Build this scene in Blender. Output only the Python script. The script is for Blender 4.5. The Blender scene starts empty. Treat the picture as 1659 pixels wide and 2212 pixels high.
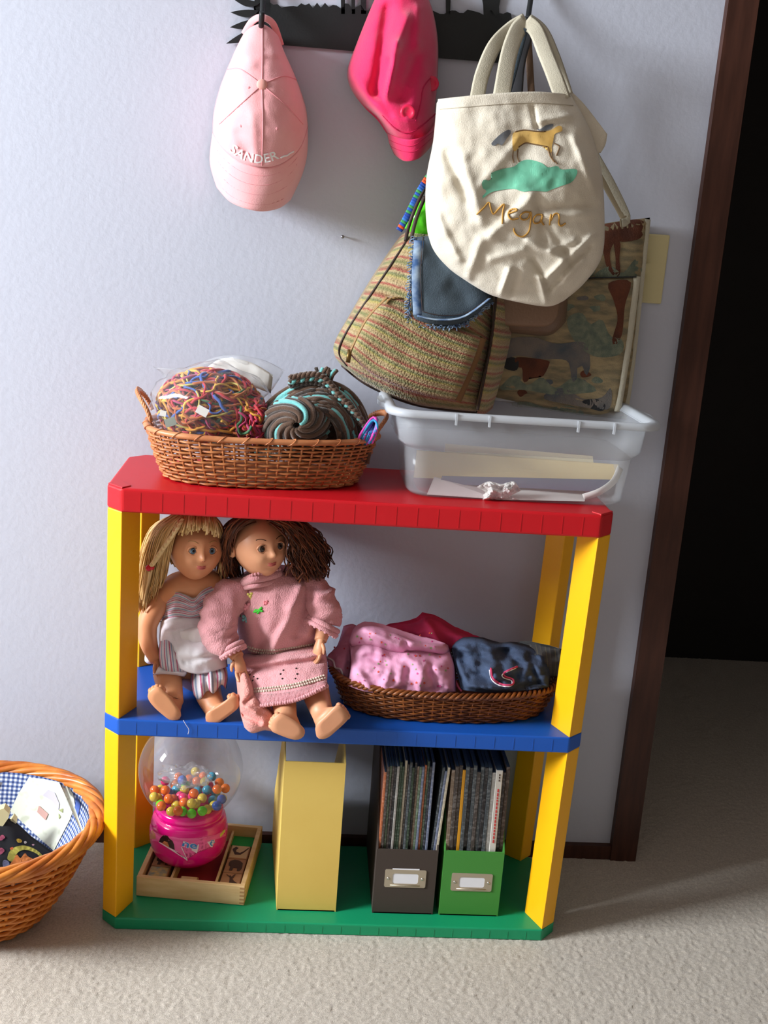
import bpy, bmesh, math, random
from mathutils import Vector, Matrix, noise, kdtree
import numpy as np
S = bpy.context.scene
COL = S.collection
rnd = random.Random(7)

# ------------------------------------------------------------------ camera
F_PX, CX, CY, CZ, YAW, PITCH, ROLL = 2450.0, 0.28514, -1.63333, 1.14925, -0.077242, 0.253215, 0.074972
def _cam_rot():
    a, b, c = YAW, PITCH, ROLL
    A = Matrix(((math.cos(a), math.sin(a), 0), (-math.sin(a), math.cos(a), 0), (0, 0, 1)))
    B = Matrix(((1, 0, 0), (0, math.cos(b), -math.sin(b)), (0, math.sin(b), math.cos(b))))
    D = Matrix(((math.cos(c), 0, math.sin(c)), (0, 1, 0), (-math.sin(c), 0, math.cos(c))))
    return D @ B @ A
CM = _cam_rot(); CT = CM.transposed(); CPOS = Vector((CX, CY, CZ))
cd = bpy.data.cameras.new('camera'); camo = bpy.data.objects.new('camera', cd); COL.objects.link(camo)
right, fwd, up = CM[0], CM[1], CM[2]
camo.matrix_world = Matrix(((right.x, up.x, -fwd.x, CX), (right.y, up.y, -fwd.y, CY), (right.z, up.z, -fwd.z, CZ), (0, 0, 0, 1)))
cd.sensor_fit = 'VERTICAL'; cd.sensor_height = 36.0; cd.lens = F_PX * 36.0 / 2212.0
cd.clip_start = 0.02; cd.clip_end = 50
S.camera = camo

# ------------------------------------------------------------------ light
S.view_settings.view_transform = 'Standard'; S.view_settings.look = 'None'
S.view_settings.gamma = 1.0; S.view_settings.use_curve_mapping = False
S.view_settings.exposure = 0.28
w = bpy.data.worlds.new('world'); S.world = w; w.use_nodes = True
w.node_tree.nodes['Background'].inputs[0].default_value = (0.75, 0.86, 1.0, 1)
w.node_tree.nodes['Background'].inputs[1].default_value = 0.6
def area(name, loc, target, sx, sy, power, col):
    l = bpy.data.lights.new(name, 'AREA'); l.shape = 'RECTANGLE'; l.size = sx; l.size_y = sy; l.energy = power; l.color = col
    o = bpy.data.objects.new(name, l); COL.objects.link(o); o.location = loc
    d = Vector(target) - Vector(loc); o.rotation_euler = d.to_track_quat('-Z', 'Y').to_euler()
    return o
area('daylight_side_window', (-2.93, -0.98, 1.90), (0.45, 0.05, 0.75), 0.95, 0.90, 205.0, (0.91, 0.96, 1.0))
area('added_room_fill', (0.9, -2.9, 1.55), (0.5, 0.2, 0.7), 1.4, 1.0, 1.2, (0.90, 0.95, 1.0))  # weak fill added behind the camera; the wall there has no window

# ------------------------------------------------------------------ helpers
def ray(u, v):
    return CT @ Vector(((u - 829.5) / F_PX, 1.0, (1106.0 - v) / F_PX))
def at(u, v, y):                      # the point of depth y that the photograph shows at pixel u, v
    d = ray(u, v); return CPOS + d * ((y - CY) / d.y)
def atz(u, v, z):
    d = ray(u, v); return CPOS + d * ((z - CZ) / d.z)
def to_px(p):
    q = CM @ (Vector(p) - CPOS); return (829.5 + F_PX * q.x / q.y, 1106 - F_PX * q.z / q.y)
def lin(c):
    return tuple((x / 255 / 12.92 if x <= 10.3 else ((x / 255 + 0.055) / 1.055) ** 2.4) for x in c)
def rgba(c): return lin(c) + (1.0,)
MATS = {}
def mat(name, c, rough=0.6, c2=None, scale=8.0, bump=0.0, bscale=200.0, sheen=0.0, trans=0.0, ior=1.45, coat=0.0,
        metal=0.0, spec=0.5, alpha=1.0, stretch=(1, 1, 1), contrast=(0.35, 0.65), detail=4.0, sss=0.0, emit=None, coord='Object'):
    if name in MATS: return MATS[name]
    m = bpy.data.materials.new(name); m.use_nodes = True; MATS[name] = m
    nt = m.node_tree; N = nt.nodes; L = nt.links; b = N['Principled BSDF']
    b.inputs['Base Color'].default_value = rgba(c); b.inputs['Roughness'].default_value = rough
    b.inputs['Metallic'].default_value = metal; b.inputs['IOR'].default_value = ior
    b.inputs['Transmission Weight'].default_value = trans; b.inputs['Coat Weight'].default_value = coat
    b.inputs['Sheen Weight'].default_value = sheen; b.inputs['Specular IOR Level'].default_value = spec
    b.inputs['Alpha'].default_value = alpha
    if sss: b.inputs['Subsurface Weight'].default_value = sss; b.inputs['Subsurface Radius'].default_value = (0.006, 0.003, 0.002)
    if c2 is not None or bump:
        tc = N.new('ShaderNodeTexCoord'); mp = N.new('ShaderNodeMapping'); mp.inputs['Scale'].default_value = stretch
        L.new(tc.outputs[coord], mp.inputs['Vector'])
    if c2 is not None:
        n = N.new('ShaderNodeTexNoise'); n.inputs['Scale'].default_value = scale; n.inputs['Detail'].default_value = detail
        L.new(mp.outputs[0], n.inputs['Vector'])
        r = N.new('ShaderNodeValToRGB'); r.color_ramp.elements[0].position = contrast[0]; r.color_ramp.elements[1].position = contrast[1]
        r.color_ramp.elements[0].color = rgba(c); r.color_ramp.elements[1].color = rgba(c2)
        L.new(n.outputs['Fac'], r.inputs[0]); L.new(r.outputs[0], b.inputs['Base Color'])
    if bump:
        n = N.new('ShaderNodeTexNoise'); n.inputs['Scale'].default_value = bscale; n.inputs['Detail'].default_value = 3
        L.new(mp.outputs[0], n.inputs['Vector'])
        bp = N.new('ShaderNodeBump'); bp.inputs['Strength'].default_value = bump; bp.inputs['Distance'].default_value = 0.004
        L.new(n.outputs['Fac'], bp.inputs['Height']); L.new(bp.outputs[0], b.inputs['Normal'])
    return m
def clear_mat(name, rough=0.03, ior=1.5, haze=0.0):            # thin clear plastic: sees through, mirrors at grazing angles
    m = bpy.data.materials.new(name); m.use_nodes = True; MATS[name] = m; N = m.node_tree.nodes; L = m.node_tree.links; N.clear()
    o = N.new('ShaderNodeOutputMaterial'); t = N.new('ShaderNodeBsdfTransparent'); g = N.new('ShaderNodeBsdfGlossy'); d = N.new('ShaderNodeBsdfDiffuse'); lw = N.new('ShaderNodeLayerWeight'); lw.inputs[0].default_value = 0.5; pw = N.new('ShaderNodeMath'); pw.operation = 'POWER'; pw.inputs[1].default_value = 3.5; f = N.new('ShaderNodeMath'); f.operation = 'MULTIPLY_ADD'; f.inputs[1].default_value = 0.55; f.inputs[2].default_value = (ior - 1) * 0.09
    g.inputs['Roughness'].default_value = rough; L.new(lw.outputs['Facing'], pw.inputs[0]); L.new(pw.outputs[0], f.inputs[0]); d.inputs['Color'].default_value = (.85, .88, .92, 1)
    a = N.new('ShaderNodeMixShader'); b = N.new('ShaderNodeMixShader'); b.inputs[0].default_value = haze
    L.new(f.outputs[0], a.inputs[0]); L.new(t.outputs[0], a.inputs[1]); L.new(g.outputs[0], a.inputs[2]); L.new(a.outputs[0], b.inputs[1]); L.new(d.outputs[0], b.inputs[2]); L.new(b.outputs[0], o.inputs[0])
    return m
ORG = {}
def root(name, loc, label=None, cat=None, group=None, kind=None):
    o = bpy.data.objects.new(name, None); COL.objects.link(o); o.location = loc; o.empty_display_size = 0.02
    ORG[o.name] = Vector(loc); tag(o, label, cat, group, kind); return o
def tag(o, label=None, cat=None, group=None, kind=None):
    if label: o['label'] = label
    if cat: o['category'] = cat
    if group: o['group'] = group
    if kind: o['kind'] = kind
    return o
def mk(name, geo, m, parent=None, smooth=True, label=None, cat=None, group=None, kind=None, uv=None, mods=None):
    V, Fc = geo[0], geo[1]
    V = [Vector(v) for v in V]
    if parent is not None: org = ORG[parent.name]
    else:
        xs = [v.x for v in V]; ys = [v.y for v in V]; zs = [v.z for v in V]
        org = Vector(((min(xs) + max(xs)) / 2, (min(ys) + max(ys)) / 2, min(zs)))
    me = bpy.data.meshes.new(name); me.from_pydata([v - org for v in V], [], Fc)
    if uv is None and len(geo) > 2: uv = geo[2]
    if uv is not None:
        lay = me.uv_layers.new(name='UVMap'); idx = np.zeros(len(me.loops), dtype=np.int32); me.loops.foreach_get('vertex_index', idx)
        lay.data.foreach_set('uv', np.array(uv, dtype=np.float32)[idx].ravel())
    if smooth: me.polygons.foreach_set('use_smooth', [True] * len(me.polygons))
    me.update()
    ms = m if isinstance(m, (list, tuple)) else [m]
    for x in ms: me.materials.append(x)
    if len(geo) > 3: me.polygons.foreach_set('material_index', geo[3])
    o = bpy.data.objects.new(name, me); COL.objects.link(o); ORG[o.name] = org
    if parent is not None:
        o.parent = parent; o.location = (0, 0, 0)
    else: o.location = org
    tag(o, label, cat, group, kind)
    return o
def fixn(o):                              # outward normals
    bm = bmesh.new(); bm.from_mesh(o.data); bmesh.ops.recalc_face_normals(bm, faces=bm.faces); bm.to_mesh(o.data); bm.free(); return o
def bevel(o, w=0.002, seg=2, ang=40):
    md = o.modifiers.new('bevel', 'BEVEL'); md.width = w; md.segments = seg; md.limit_method = 'ANGLE'; md.angle_limit = math.radians(ang)
    return o
def solid(o, t, off=0.0):
    md = o.modifiers.new('solid', 'SOLIDIFY'); md.thickness = t; md.offset = off; return o
def subd(o, n=1):
    md = o.modifiers.new('subd', 'SUBSURF'); md.levels = n; md.render_levels = n; return o
def join(*gs):
    V, Fc = [], []
    for g in gs:
        k = len(V); V += [Vector(v) for v in g[0]]; Fc += [tuple(i + k for i in f) for f in g[1]]
    return V, Fc
def box(x0, x1, y0, y1, z0, z1):
    V = [(x, y, z) for x in (x0, x1) for y in (y0, y1) for z in (z0, z1)]
    return V, [(0, 1, 3, 2), (4, 6, 7, 5), (0, 4, 5, 1), (2, 3, 7, 6), (0, 2, 6, 4), (1, 5, 7, 3)]
def xf(g, mtx):
    return [mtx @ Vector(v) for v in g[0]], g[1]
def rotbox(cx, cy, z0, z1, sx, sy, ang):
    g = box(-sx / 2, sx / 2, -sy / 2, sy / 2, z0, z1)
    return xf(g, Matrix.Translation((cx, cy, 0)) @ Matrix.Rotation(ang, 4, 'Z'))
def prism(poly, z0, z1, poly1=None):      # vertical prism from plan polygon(s)
    n = len(poly); p1 = poly1 or poly
    V = [(x, y, z0) for x, y in poly] + [(x, y, z1) for x, y in p1]
    Fc = [tuple(range(n - 1, -1, -1)), tuple(range(n, 2 * n))] + [(i, (i + 1) % n, n + (i + 1) % n, n + i) for i in range(n)]
    return V, Fc
def slab(pts, n, t):                      # polygon of 3d points given thickness t along n
    n = Vector(n); k = len(pts); V = [Vector(p) for p in pts] + [Vector(p) + n * t for p in pts]
    Fc = [tuple(range(k)), tuple(range(2 * k - 1, k - 1, -1))] + [(i, k + i, k + (i + 1) % k, (i + 1) % k) for i in range(k)]
    return V, Fc
def loft(rings, closed=True, cap=True):
    V, Fc = [], []; n = len(rings[0])
    for r in rings: V += [Vector(p) for p in r]
    for i in range(len(rings) - 1):
        for j in range(n if closed else n - 1):
            a = i * n + j; b = i * n + (j + 1) % n; Fc.append((a, b, b + n, a + n))
    if cap and closed:
        Fc.append(tuple(range(n - 1, -1, -1))); k = (len(rings) - 1) * n; Fc.append(tuple(range(k, k + n)))
    return V, Fc
def cat_rom(P, n, closed=False):          # smooth polyline through P resampled to n points by length
    P = [Vector(p) for p in P]; out = []; k = len(P)
    if k == 2: dense = [P[0].lerp(P[1], i / 20) for i in range(21)]
    else:
        dense = []
        for i in range(k if closed else k - 1):
            if closed: a, b, c, d = P[i - 1], P[i], P[(i + 1) % k], P[(i + 2) % k]
            else: a, b, c, d = P[max(i - 1, 0)], P[i], P[i + 1], P[min(i + 2, k - 1)]
            for j in range(14):
                t = j / 14
                dense.append(0.5 * ((2 * b) + (c - a) * t + (2 * a - 5 * b + 4 * c - d) * t * t + (3 * b - a - 3 * c + d) * t ** 3))
        dense.append(P[0].copy() if closed else P[-1].copy())
    s = [0.0]
    for i in range(1, len(dense)): s.append(s[-1] + (dense[i] - dense[i - 1]).length)
    m = n if closed else n - 1; j = 0
    for i in range(n):
        q = s[-1] * i / m
        while j < len(s) - 2 and s[j + 1] < q: j += 1
        t = 0 if s[j + 1] == s[j] else (q - s[j]) / (s[j + 1] - s[j]); out.append(dense[j].lerp(dense[j + 1], min(max(t, 0), 1)))
    return out
def tube(path, r, n=8, closed=False, cap=True, flat=None, upv=None, twist=0.0):
    # round (or flat: second radius) tube along path with parallel transported frame
    P = [Vector(p) for p in path]; k = len(P); R = r if isinstance(r, (list, tuple)) else [r] * k
    FL = flat if isinstance(flat, (list, tuple)) else ([flat] * k if flat else R)
    T = []
    for i in range(k):
        a = P[i - 1] if (i > 0 or closed) else P[i]; b = P[(i + 1) % k] if (i < k - 1 or closed) else P[i]
        t = (b - a); T.append(t.normalized() if t.length > 1e-9 else Vector((0, 0, 1)))
    u = Vector(upv) if upv else (Vector((0, 0, 1)) if abs(T[0].z) < 0.9 else Vector((0, 1, 0)))
    rings = []
    for i in range(k):
        u = (u - T[i] * u.dot(T[i]))
        u = u.normalized() if u.length > 1e-6 else T[i].orthogonal().normalized()
        v = T[i].cross(u)
        if upv is not None and i < k - 1: nu = Vector(upv)
        else: nu = u
        ring = []
        for j in range(n):
            a = 2 * math.pi * j / n + twist * i
            ring.append(P[i] + u * (math.cos(a) * R[i]) + v * (math.sin(a) * FL[i]))
        rings.append(ring); u = nu
    if closed:
        rings.append(rings[0]); V, Fc = [], []
        for rr in rings[:-1]: V += rr
        for i in range(k):
            for j in range(n):
                a = i * n + j; b = i * n + (j + 1) % n; c = ((i + 1) % k) * n
                Fc.append((a, b, c + (j + 1) % n, c + j))
        return V, Fc
    return loft(rings, True, cap)
def lathe(prof, c, n=40, cap=True):       # prof: (r, z) rows around the vertical axis through c
    return loft([[Vector((c[0] + r * math.cos(2 * math.pi * j / n), c[1] + r * math.sin(2 * math.pi * j / n), c[2] + z)) for j in range(n)] for r, z in prof], True, cap)
def sphere(c, r, n=16, m=10, sq=(1, 1, 1)):
    rings = []
    for i in range(m + 1):
        a = math.pi * i / m; q = max(math.sin(a), 1e-3)
        rings.append([Vector((c[0] + sq[0] * r * q * math.cos(2 * math.pi * j / n), c[1] + sq[1] * r * q * math.sin(2 * math.pi * j / n), c[2] - sq[2] * r * math.cos(a))) for j in range(n)])
    return loft(rings)
def fbm(p, s=1.0, o=3):
    return noise.fractal(Vector(p) * s, 1.0, 2.0, o)

class Patch:
    """closed cloth body whose front outline is measured in the photograph: four border curves (px), a depth y0 and a bulge towards the room"""
    def __init__(self, top, right, bottom, left, yb, bulge, n=40, m=50, prof=None, wr=(), rough=(0.0, 20.0), pw=0.55, seed=0.0, back=0.35):
        T = cat_rom([(a, b, 0) for a, b in top], n + 1); B = cat_rom([(a, b, 0) for a, b in bottom], n + 1)
        Lc = cat_rom([(a, b, 0) for a, b in left], m + 1); Rc = cat_rom([(a, b, 0) for a, b in right], m + 1)
        self.n, self.m = n, m; self.P = []; self.UV = []; V = []
        ybf = yb if callable(yb) else (lambda s, t: yb)
        for j in range(m + 1):
            t = j / m
            for i in range(n + 1):
                s = i / n
                q = (T[i] * (1 - t) + B[i] * t) + (Lc[j] * (1 - s) + Rc[j] * s) - (T[0] * (1 - s) * (1 - t) + T[n] * s * (1 - t) + B[0] * (1 - s) * t + B[n] * s * t)
                pr = prof(s, t) if prof else (max(4 * s * (1 - s), 0) ** pw) * (max(min(1, 4 * t * (1 - t)), 0) ** pw)
                e = min(1.0, 12 * min(s, 1 - s), 12 * min(t, 1 - t))
                d = bulge * pr
                for (x0, y0, x1, y1, A, wd) in wr:
                    dx, dy = x1 - x0, y1 - y0; LL = dx * dx + dy * dy
                    k = min(max(((q.x - x0) * dx + (q.y - y0) * dy) / LL, 0), 1)
                    dd = math.hypot(q.x - x0 - k * dx, q.y - y0 - k * dy)
                    d += A * math.exp(-(dd / wd) ** 2) * e
                if rough[0]: d += rough[0] * e * fbm((q.x / 1000 + seed, q.y / 1000, seed), rough[1], 4)
                y = ybf(s, t) - d
                self.P.append((q.x, q.y, y)); self.UV.append((s, t)); V.append(at(q.x, q.y, y))
        self.V = V; W = n + 1
        Fc = [(j * W + i, (j + 1) * W + i, (j + 1) * W + i + 1, j * W + i + 1) for j in range(m) for i in range(n)]
        # back sheet
        k = len(V); bidx = {}; VB = []
        for j in range(m + 1):
            for i in range(n + 1):
                if i in (0, n) or j in (0, m): bidx[(i, j)] = j * W + i
                else:
                    s, t = i / n, j / m
                    y = ybf(s, t) + back * 0.02 * min(1, 6 * min(s, 1 - s, t, 1 - t))
                    p = V[j * W + i]; bidx[(i, j)] = k + len(VB); VB.append(Vector((p.x, max(y, p.y + 0.0015), p.z)))
        Fb = [(bidx[(i, j)], bidx[(i + 1, j)], bidx[(i + 1, j + 1)], bidx[(i, j + 1)]) for j in range(m) for i in range(n)]
        self.geo = (V + VB, Fc + Fb, self.UV + [(0, 0)] * len(VB))
        self.kd = kdtree.KDTree(len(self.P))
        for i, q in enumerate(self.P): self.kd.insert((q[0], q[1], 0), i)
        self.kd.balance()
    def y(self, u, v):
        r = self.kd.find_n((u, v, 0), 6); sw = 0; sy = 0
        for co, i, d in r:
            k = 1 / (d + 0.5) ** 2; sw += k; sy += k * self.P[i][2]
        return sy / sw
    def pt(self, u, v, off=0.001):
        return at(u, v, self.y(u, v) - off)
def decal(name, poly, surf, m, parent, off=0.0008, cell=6.0, label=None, kind=None, smooth=0):
    if smooth: poly = [(p.x, p.y) for p in cat_rom([(a, b, 0) for a, b in poly], smooth, closed=True)]
    """a flat print or sewn-on piece that follows the cloth"""
    bm = bmesh.new(); vs = [bm.verts.new((a, b, 0)) for a, b in poly]; f = bm.faces.new(vs)
    bmesh.ops.triangulate(bm, faces=[f])
    for _ in range(4):
        es = [e for e in bm.edges if e.calc_length() > cell]
        if not es: break
        bmesh.ops.subdivide_edges(bm, edges=es, cuts=1); bmesh.ops.triangulate(bm, faces=bm.faces)
    V = [surf.pt(v.co.x, v.co.y, off) for v in bm.verts]; bm.verts.index_update()
    Fc = [tuple(v.index for v in f.verts) for f in bm.faces]; bm.free()
    o = mk(name, (V, Fc), m, parent, label=label, kind=kind)
    n = sum((p.normal.y * p.area for p in o.data.polygons))
    if n > 0: o.data.flip_normals()
    return o
def stroke(name, pts, surf, r, m, parent, off=0.0008, n=40, sides=6, flat=None, label=None):
    c = cat_rom([(a, b, 0) for a, b in pts], n)
    return mk(name, tube([surf.pt(q.x, q.y, off) for q in c], r, sides, flat=flat), m, parent, label=label)
# ------------------------------------------------------------------ room shell
YW = 0.27
def struct(name, geo, m, smooth=False, parent=None):
    return mk(name, geo, m, parent, smooth=smooth, kind=None if parent else 'structure')
m_wall = mat('wall_paint', (188, 192, 206), 0.75, bump=0.13, bscale=95)
m_hall = mat('hall_near_black', (30, 24, 22), 0.7)  # one near-black colour for the hall walls
m_white = mat('ceiling_paint', (186, 182, 176), 0.9)
m_dimwall = mat('unseen_wall_dimmed', (128, 112, 98), 0.7, c2=(112, 96, 82), scale=4)  # made-up dark finish for unseen walls, chosen to cut bounce light
m_trim = mat('stained_trim', (74, 44, 34), 0.45, c2=(58, 33, 25), scale=14, stretch=(6, 6, 0.7), spec=0.35)
m_carpet = mat('carpet', (200, 190, 177), 0.95, c2=(170, 160, 147), scale=300, bump=0.35, bscale=700, sheen=0.25, contrast=(0.3, 0.7))
XD0, XD1, ZC = 0.912, 1.74, 2.45
struct('wall_back', join(box(-2.95, XD0, YW, YW + 0.11, 0, ZC), box(XD1, 2.5, YW, YW + 0.11, 0, ZC), box(XD0, XD1, YW, YW + 0.11, 2.05, ZC)), m_wall)
# side wall with the window that lights the room
wy0, wy1, wz0, wz1 = -1.50, -0.46, 1.40, 2.40
struct('wall_left', join(box(-3.06, -2.95, -3.0, wy0, 0, ZC), box(-3.06, -2.95, wy1, YW + 0.11, 0, ZC), box(-3.06, -2.95, wy0, wy1, 0, wz0), box(-3.06, -2.95, wy0, wy1, wz1, ZC)), m_wall)
wf = struct('window_1', join(box(-3.01, -2.945, wy0, wy0 + 0.035, wz0, wz1), box(-3.01, -2.945, wy1 - 0.035, wy1, wz0, wz1), box(-3.01, -2.945, wy0, wy1, wz0, wz0 + 0.035), box(-3.01, -2.945, wy0, wy1, wz1 - 0.035, wz1)), m_trim)
struct('wall_right', box(2.5, 2.6, -3.0, 1.5, 0, ZC), m_dimwall)
struct('wall_front', box(-3.06, 2.6, -3.1, -3.0, 0, ZC), m_dimwall)
struct('ceiling', box(-3.06, 2.6, -3.1, 1.5, ZC, ZC + 0.08), m_white)
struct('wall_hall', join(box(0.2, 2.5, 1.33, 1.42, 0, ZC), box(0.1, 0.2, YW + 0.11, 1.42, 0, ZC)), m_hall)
# carpet: fine tufted surface where the photograph looks, plain beyond
def carpet():
    x0, x1, y0, y1 = -0.70, 1.80, -0.55, 1.33; nx, ny = 880, 660
    xs = np.linspace(x0, x1, nx); ys = np.linspace(y0, y1, ny)
    r = np.random.RandomState(3); h = r.rand(ny, nx)
    h = (h + np.roll(h, 1, 0) + np.roll(h, 1, 1) + np.roll(h, (1, 1), (0, 1))) / 4
    big = np.kron(r.rand(ny // 10, nx // 10), np.ones((10, 10)))[:ny, :nx]
    Z = -0.0015 + 0.0030 * h + 0.0003 * big
    jx = (r.rand(ny, nx) - .5) * .002; jy = (r.rand(ny, nx) - .5) * .002
    V = np.stack([xs[None, :] + jx, ys[:, None] + jy, Z], -1).reshape(-1, 3)
    i = np.arange(ny - 1)[:, None] * nx + np.arange(nx - 1)[None, :]
    Q = np.stack([i, i + 1, i + nx + 1, i + nx], -1).reshape(-1, 4)
    me = bpy.data.meshes.new('carpet'); me.from_pydata(V.tolist(), [], Q.tolist()); me.materials.append(m_carpet)
    me.polygons.foreach_set('use_smooth', [True] * len(me.polygons))
    return me
fl = struct('floor', box(-3.06, 2.6, -3.1, 1.5, -0.09, -0.008), m_carpet)
cp = bpy.data.objects.new('carpet_pile', carpet()); COL.objects.link(cp); cp.parent = fl; cp.location = -fl.location; cp['kind'] = 'stuff'
struct('baseboard_back', join(box(-2.95, XD0, YW - 0.012, YW, 0, 0.028)), m_trim)
# casing of the doorway
c1 = struct('trim_1', box(XD0 - 0.001, XD0 + 0.048, YW - 0.016, YW + 0.125, 0, 2.10), m_trim)
struct('trim_2', box(XD1 - 0.048, XD1 + 0.001, YW - 0.016, YW + 0.125, 0, 2.10), m_trim)
struct('trim_3', box(XD0, XD1, YW - 0.016, YW + 0.125, 2.05, 2.11), m_trim)
# switch plate
m_ivory = mat('ivory_plastic', (206, 196, 150), 0.4)
sp = root('light_switch', (0.836, YW, 1.043), 'ivory wall switch plate half hidden behind the horse tapestry bag', 'switch')
pl = mk('plate', box(0.801, 0.8712, YW - 0.005, YW, 1.043, 1.1556), m_ivory, sp, smooth=False); bevel(pl, 0.003, 3)
mk('toggle', box(0.831, 0.841, YW - 0.017, YW - 0.004, 1.09, 1.108), m_ivory, sp, smooth=False)
nl = at(740, 510, YW - 0.003)
mk('nail', join(tube([nl + Vector((0, .003, 0)), nl + Vector((0, -.006, -.001))], 0.0012, 8), tube([nl + Vector((0, -.006, -.001)), nl + Vector((0, -.0075, -.001))], 0.0028, 10)),
   mat('nail_steel', (150, 150, 158), 0.35, metal=0.9), label='small nail sticking out of bare wall below the caps', cat='nail')

# ------------------------------------------------------------------ shelf unit
def plastic(name, c): return mat(name, c, 0.38, bump=0.05, bscale=900, spec=0.45)
m_red, m_blue, m_green, m_yel = plastic('red_plastic', (196, 18, 30)), plastic('blue_plastic', (22, 84, 178)), plastic('green_plastic', (20, 146, 98)), plastic('yellow_plastic', (244, 178, 16))
D = 0.242; C = 0.0245
GT, BB, BT, RB, RT = 0.0212, 0.3443, 0.3714, 0.7023, 0.7389
WG, WB, WR = 0.753, 0.7595, 0.766
su = root('shelf_unit', (0.38, 0.12, 0), 'three tier plastic shelf unit with red, blue and green boards and yellow posts', 'shelf')
def oct_(W, e=0.0): return [(C, -e), (W - C, -e), (W + e, C), (W + e, D - C), (W - C, D), (C, D), (-e, D - C), (-e, C)]
for W, z0, z1, m, l in ((WG, 0, GT, m_green, 'green bottom board'), (WB, BB, BT, m_blue, 'blue middle board'), (WR, RB, RT, m_red, 'red top board')):
    b = mk('shelf_board', prism(oct_(W), z0, z1), m, su, smooth=False, label=l); bevel(b, 0.0025 if m is not m_red else 0.004, 3, 30)
    g = []
    nn = 22
    for i in range(nn):
        x = C + 0.012 + (W - 2 * C - 0.024) * (i + 0.5) / nn
        g.append(box(x - 0.0006, x + 0.0006, -0.0004, 0.002, z0 + 0.004, z1 - 0.005))
    r_ = mk('moulding_line', join(*g), m, b, smooth=False, kind='stuff')
    if m is m_red:
        for sx in (0, 1):
            q = [(0.001, C + 0.001), (C + 0.001, 0.001), (C + 0.012, 0.016), (0.016, C + 0.022)]
            if sx: q = [(W - a, b2) for a, b2 in q][::-1]
            bevel(mk('corner_cap', prism(q, RT - 0.002, RT + 0.0016), m, b, smooth=False), 0.001, 2)
def post(poly, Wa, Wb, z0, z1, rightside):
    f = (lambda W: [(W - x, y) for x, y in poly][::-1]) if rightside else (lambda W: poly)
    bevel(mk('post', prism(f(Wa), z0, z1, f(Wb)), m_yel, su, smooth=False), 0.0018, 2)
FP = [(0.0006, 0.0235), (0.0255, 0.0012), (0.0465, 0.049), (0.014, 0.062)]
BP = [(0.002, D - 0.012), (0.025, D - 0.034), (0.053, D - 0.011), (0.027, D - 0.002)]
for rs in (False, True):
    for P in (FP, BP):
        post(P, WG, WB, GT - 0.001, BB + 0.001, rs); post(P, WB, WR, BT - 0.001, RB + 0.001, rs)
# ------------------------------------------------------------------ wicker baskets
def sup(a, b, e, t):
    c, s = math.cos(t), math.sin(t)
    return a * math.copysign(abs(c) ** (2 / e), c), b * math.copysign(abs(s) ** (2 / e), s)
def basket(name, label, c, z0, H, a0, b0, a1, b1, e, ang, rows, stakes, r, m, m_rim, rim, amp=None, sag=None, cat='basket', bow=0.0):
    R = root(name, (c[0], c[1], z0), label, cat); ca, sa = math.cos(ang), math.sin(ang); amp = amp or r * 0.9
    # even spacing round the outline
    T = np.linspace(0, 2 * math.pi, 721); pts = np.array([sup(a1, b1, e, t) for t in T]); sl = np.concatenate([[0], np.cumsum(np.hypot(*np.diff(pts, axis=0).T))])
    def th(f): return float(np.interp((f % 1.0) * sl[-1], sl, T))
    def P(f, k, out=0.0):
        t = th(f); kk = k ** (1.0 - bow); x, y = sup(a0 + (a1 - a0) * kk + out, b0 + (b1 - b0) * kk + out, e, t)
        z = z0 + H * k + (sag(t) * k if sag else 0)
        return Vector((c[0] + ca * x - sa * y, c[1] + sa * x + ca * y, z))
    N = stakes * 4; g = []
    for i in range(rows):
        k = (i + 0.5) / rows; ph = math.pi * (i % 2)
        g.append(tube([P(j / N, k, amp * math.cos(math.pi * j / 4 + ph)) for j in range(N)], [r * 0.82 for _ in range(N)], 6, closed=True, flat=[r * 1.05 * H / rows / 2 / r if H / rows / 2 > r else r] * N))
    mk('weave', join(*g), m, R, kind='stuff')
    g = [tube([P(j / stakes + 0.5 / N * 0, k, 0) for k in (0.0, 0.35, 0.7, 1.0)], r * 0.8, 6) for j in range(stakes)]
    mk('stakes', join(*g), m, R, kind='stuff')
    n = 64
    ring = [P(j / n, 0.03, -r) for j in range(n)]
    fixn(mk('base', prism([(p.x, p.y) for p in ring], z0 + 0.0005, z0 + 0.004), m, R, smooth=False))
    if rim == 'band':
        fixn(mk('rim', tube([P(j / n, 1.0, 0) for j in range(n)], r * 1.9, 8, closed=True, flat=r * 2.6, upv=(0, 0, 1)), m_rim, R))
        g = []
        for j in range(0, stakes // 2):
            f = j / (stakes // 2); q = [P(f + 0.012 * math.cos(a) * 0.5, 1.0, r * 2.8 * math.sin(a)) + Vector((0, 0, r * 2.1 * math.cos(a))) for a in np.linspace(0, 2 * math.pi, 10)[:-1]]
            g.append(tube(q, r * 0.35, 5, closed=True))
        mk('rim_wrap', join(*g), m_rim, R, kind='stuff')
    else:
        k = rim[0]; rr = rim[1]; turns = rim[2]; nn = stakes * 6
        for s in range(k):
            pth = []
            for j in range(nn):
                a = 2 * math.pi * (s / k + turns * j / nn)
                pth.append(P(j / nn, 1.0, rr * 1.25 * math.cos(a)) + Vector((0, 0, rr * 0.95 * math.sin(a))))
            mk('rim_braid', tube(pth, rr * 0.8, 7, closed=True), m_rim, R)
    return R, P
m_wick = mat('wicker_light', (196, 128, 78), 0.42, c2=(160, 92, 50), scale=60, stretch=(1, 1, 3), spec=0.5)
m_wickrim = mat('wicker_light_rim', (205, 138, 92), 0.38, c2=(180, 110, 68), scale=30)
m_dwick = mat('wicker_dark', (138, 78, 34), 0.42, c2=(96, 50, 20), scale=60)
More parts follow.
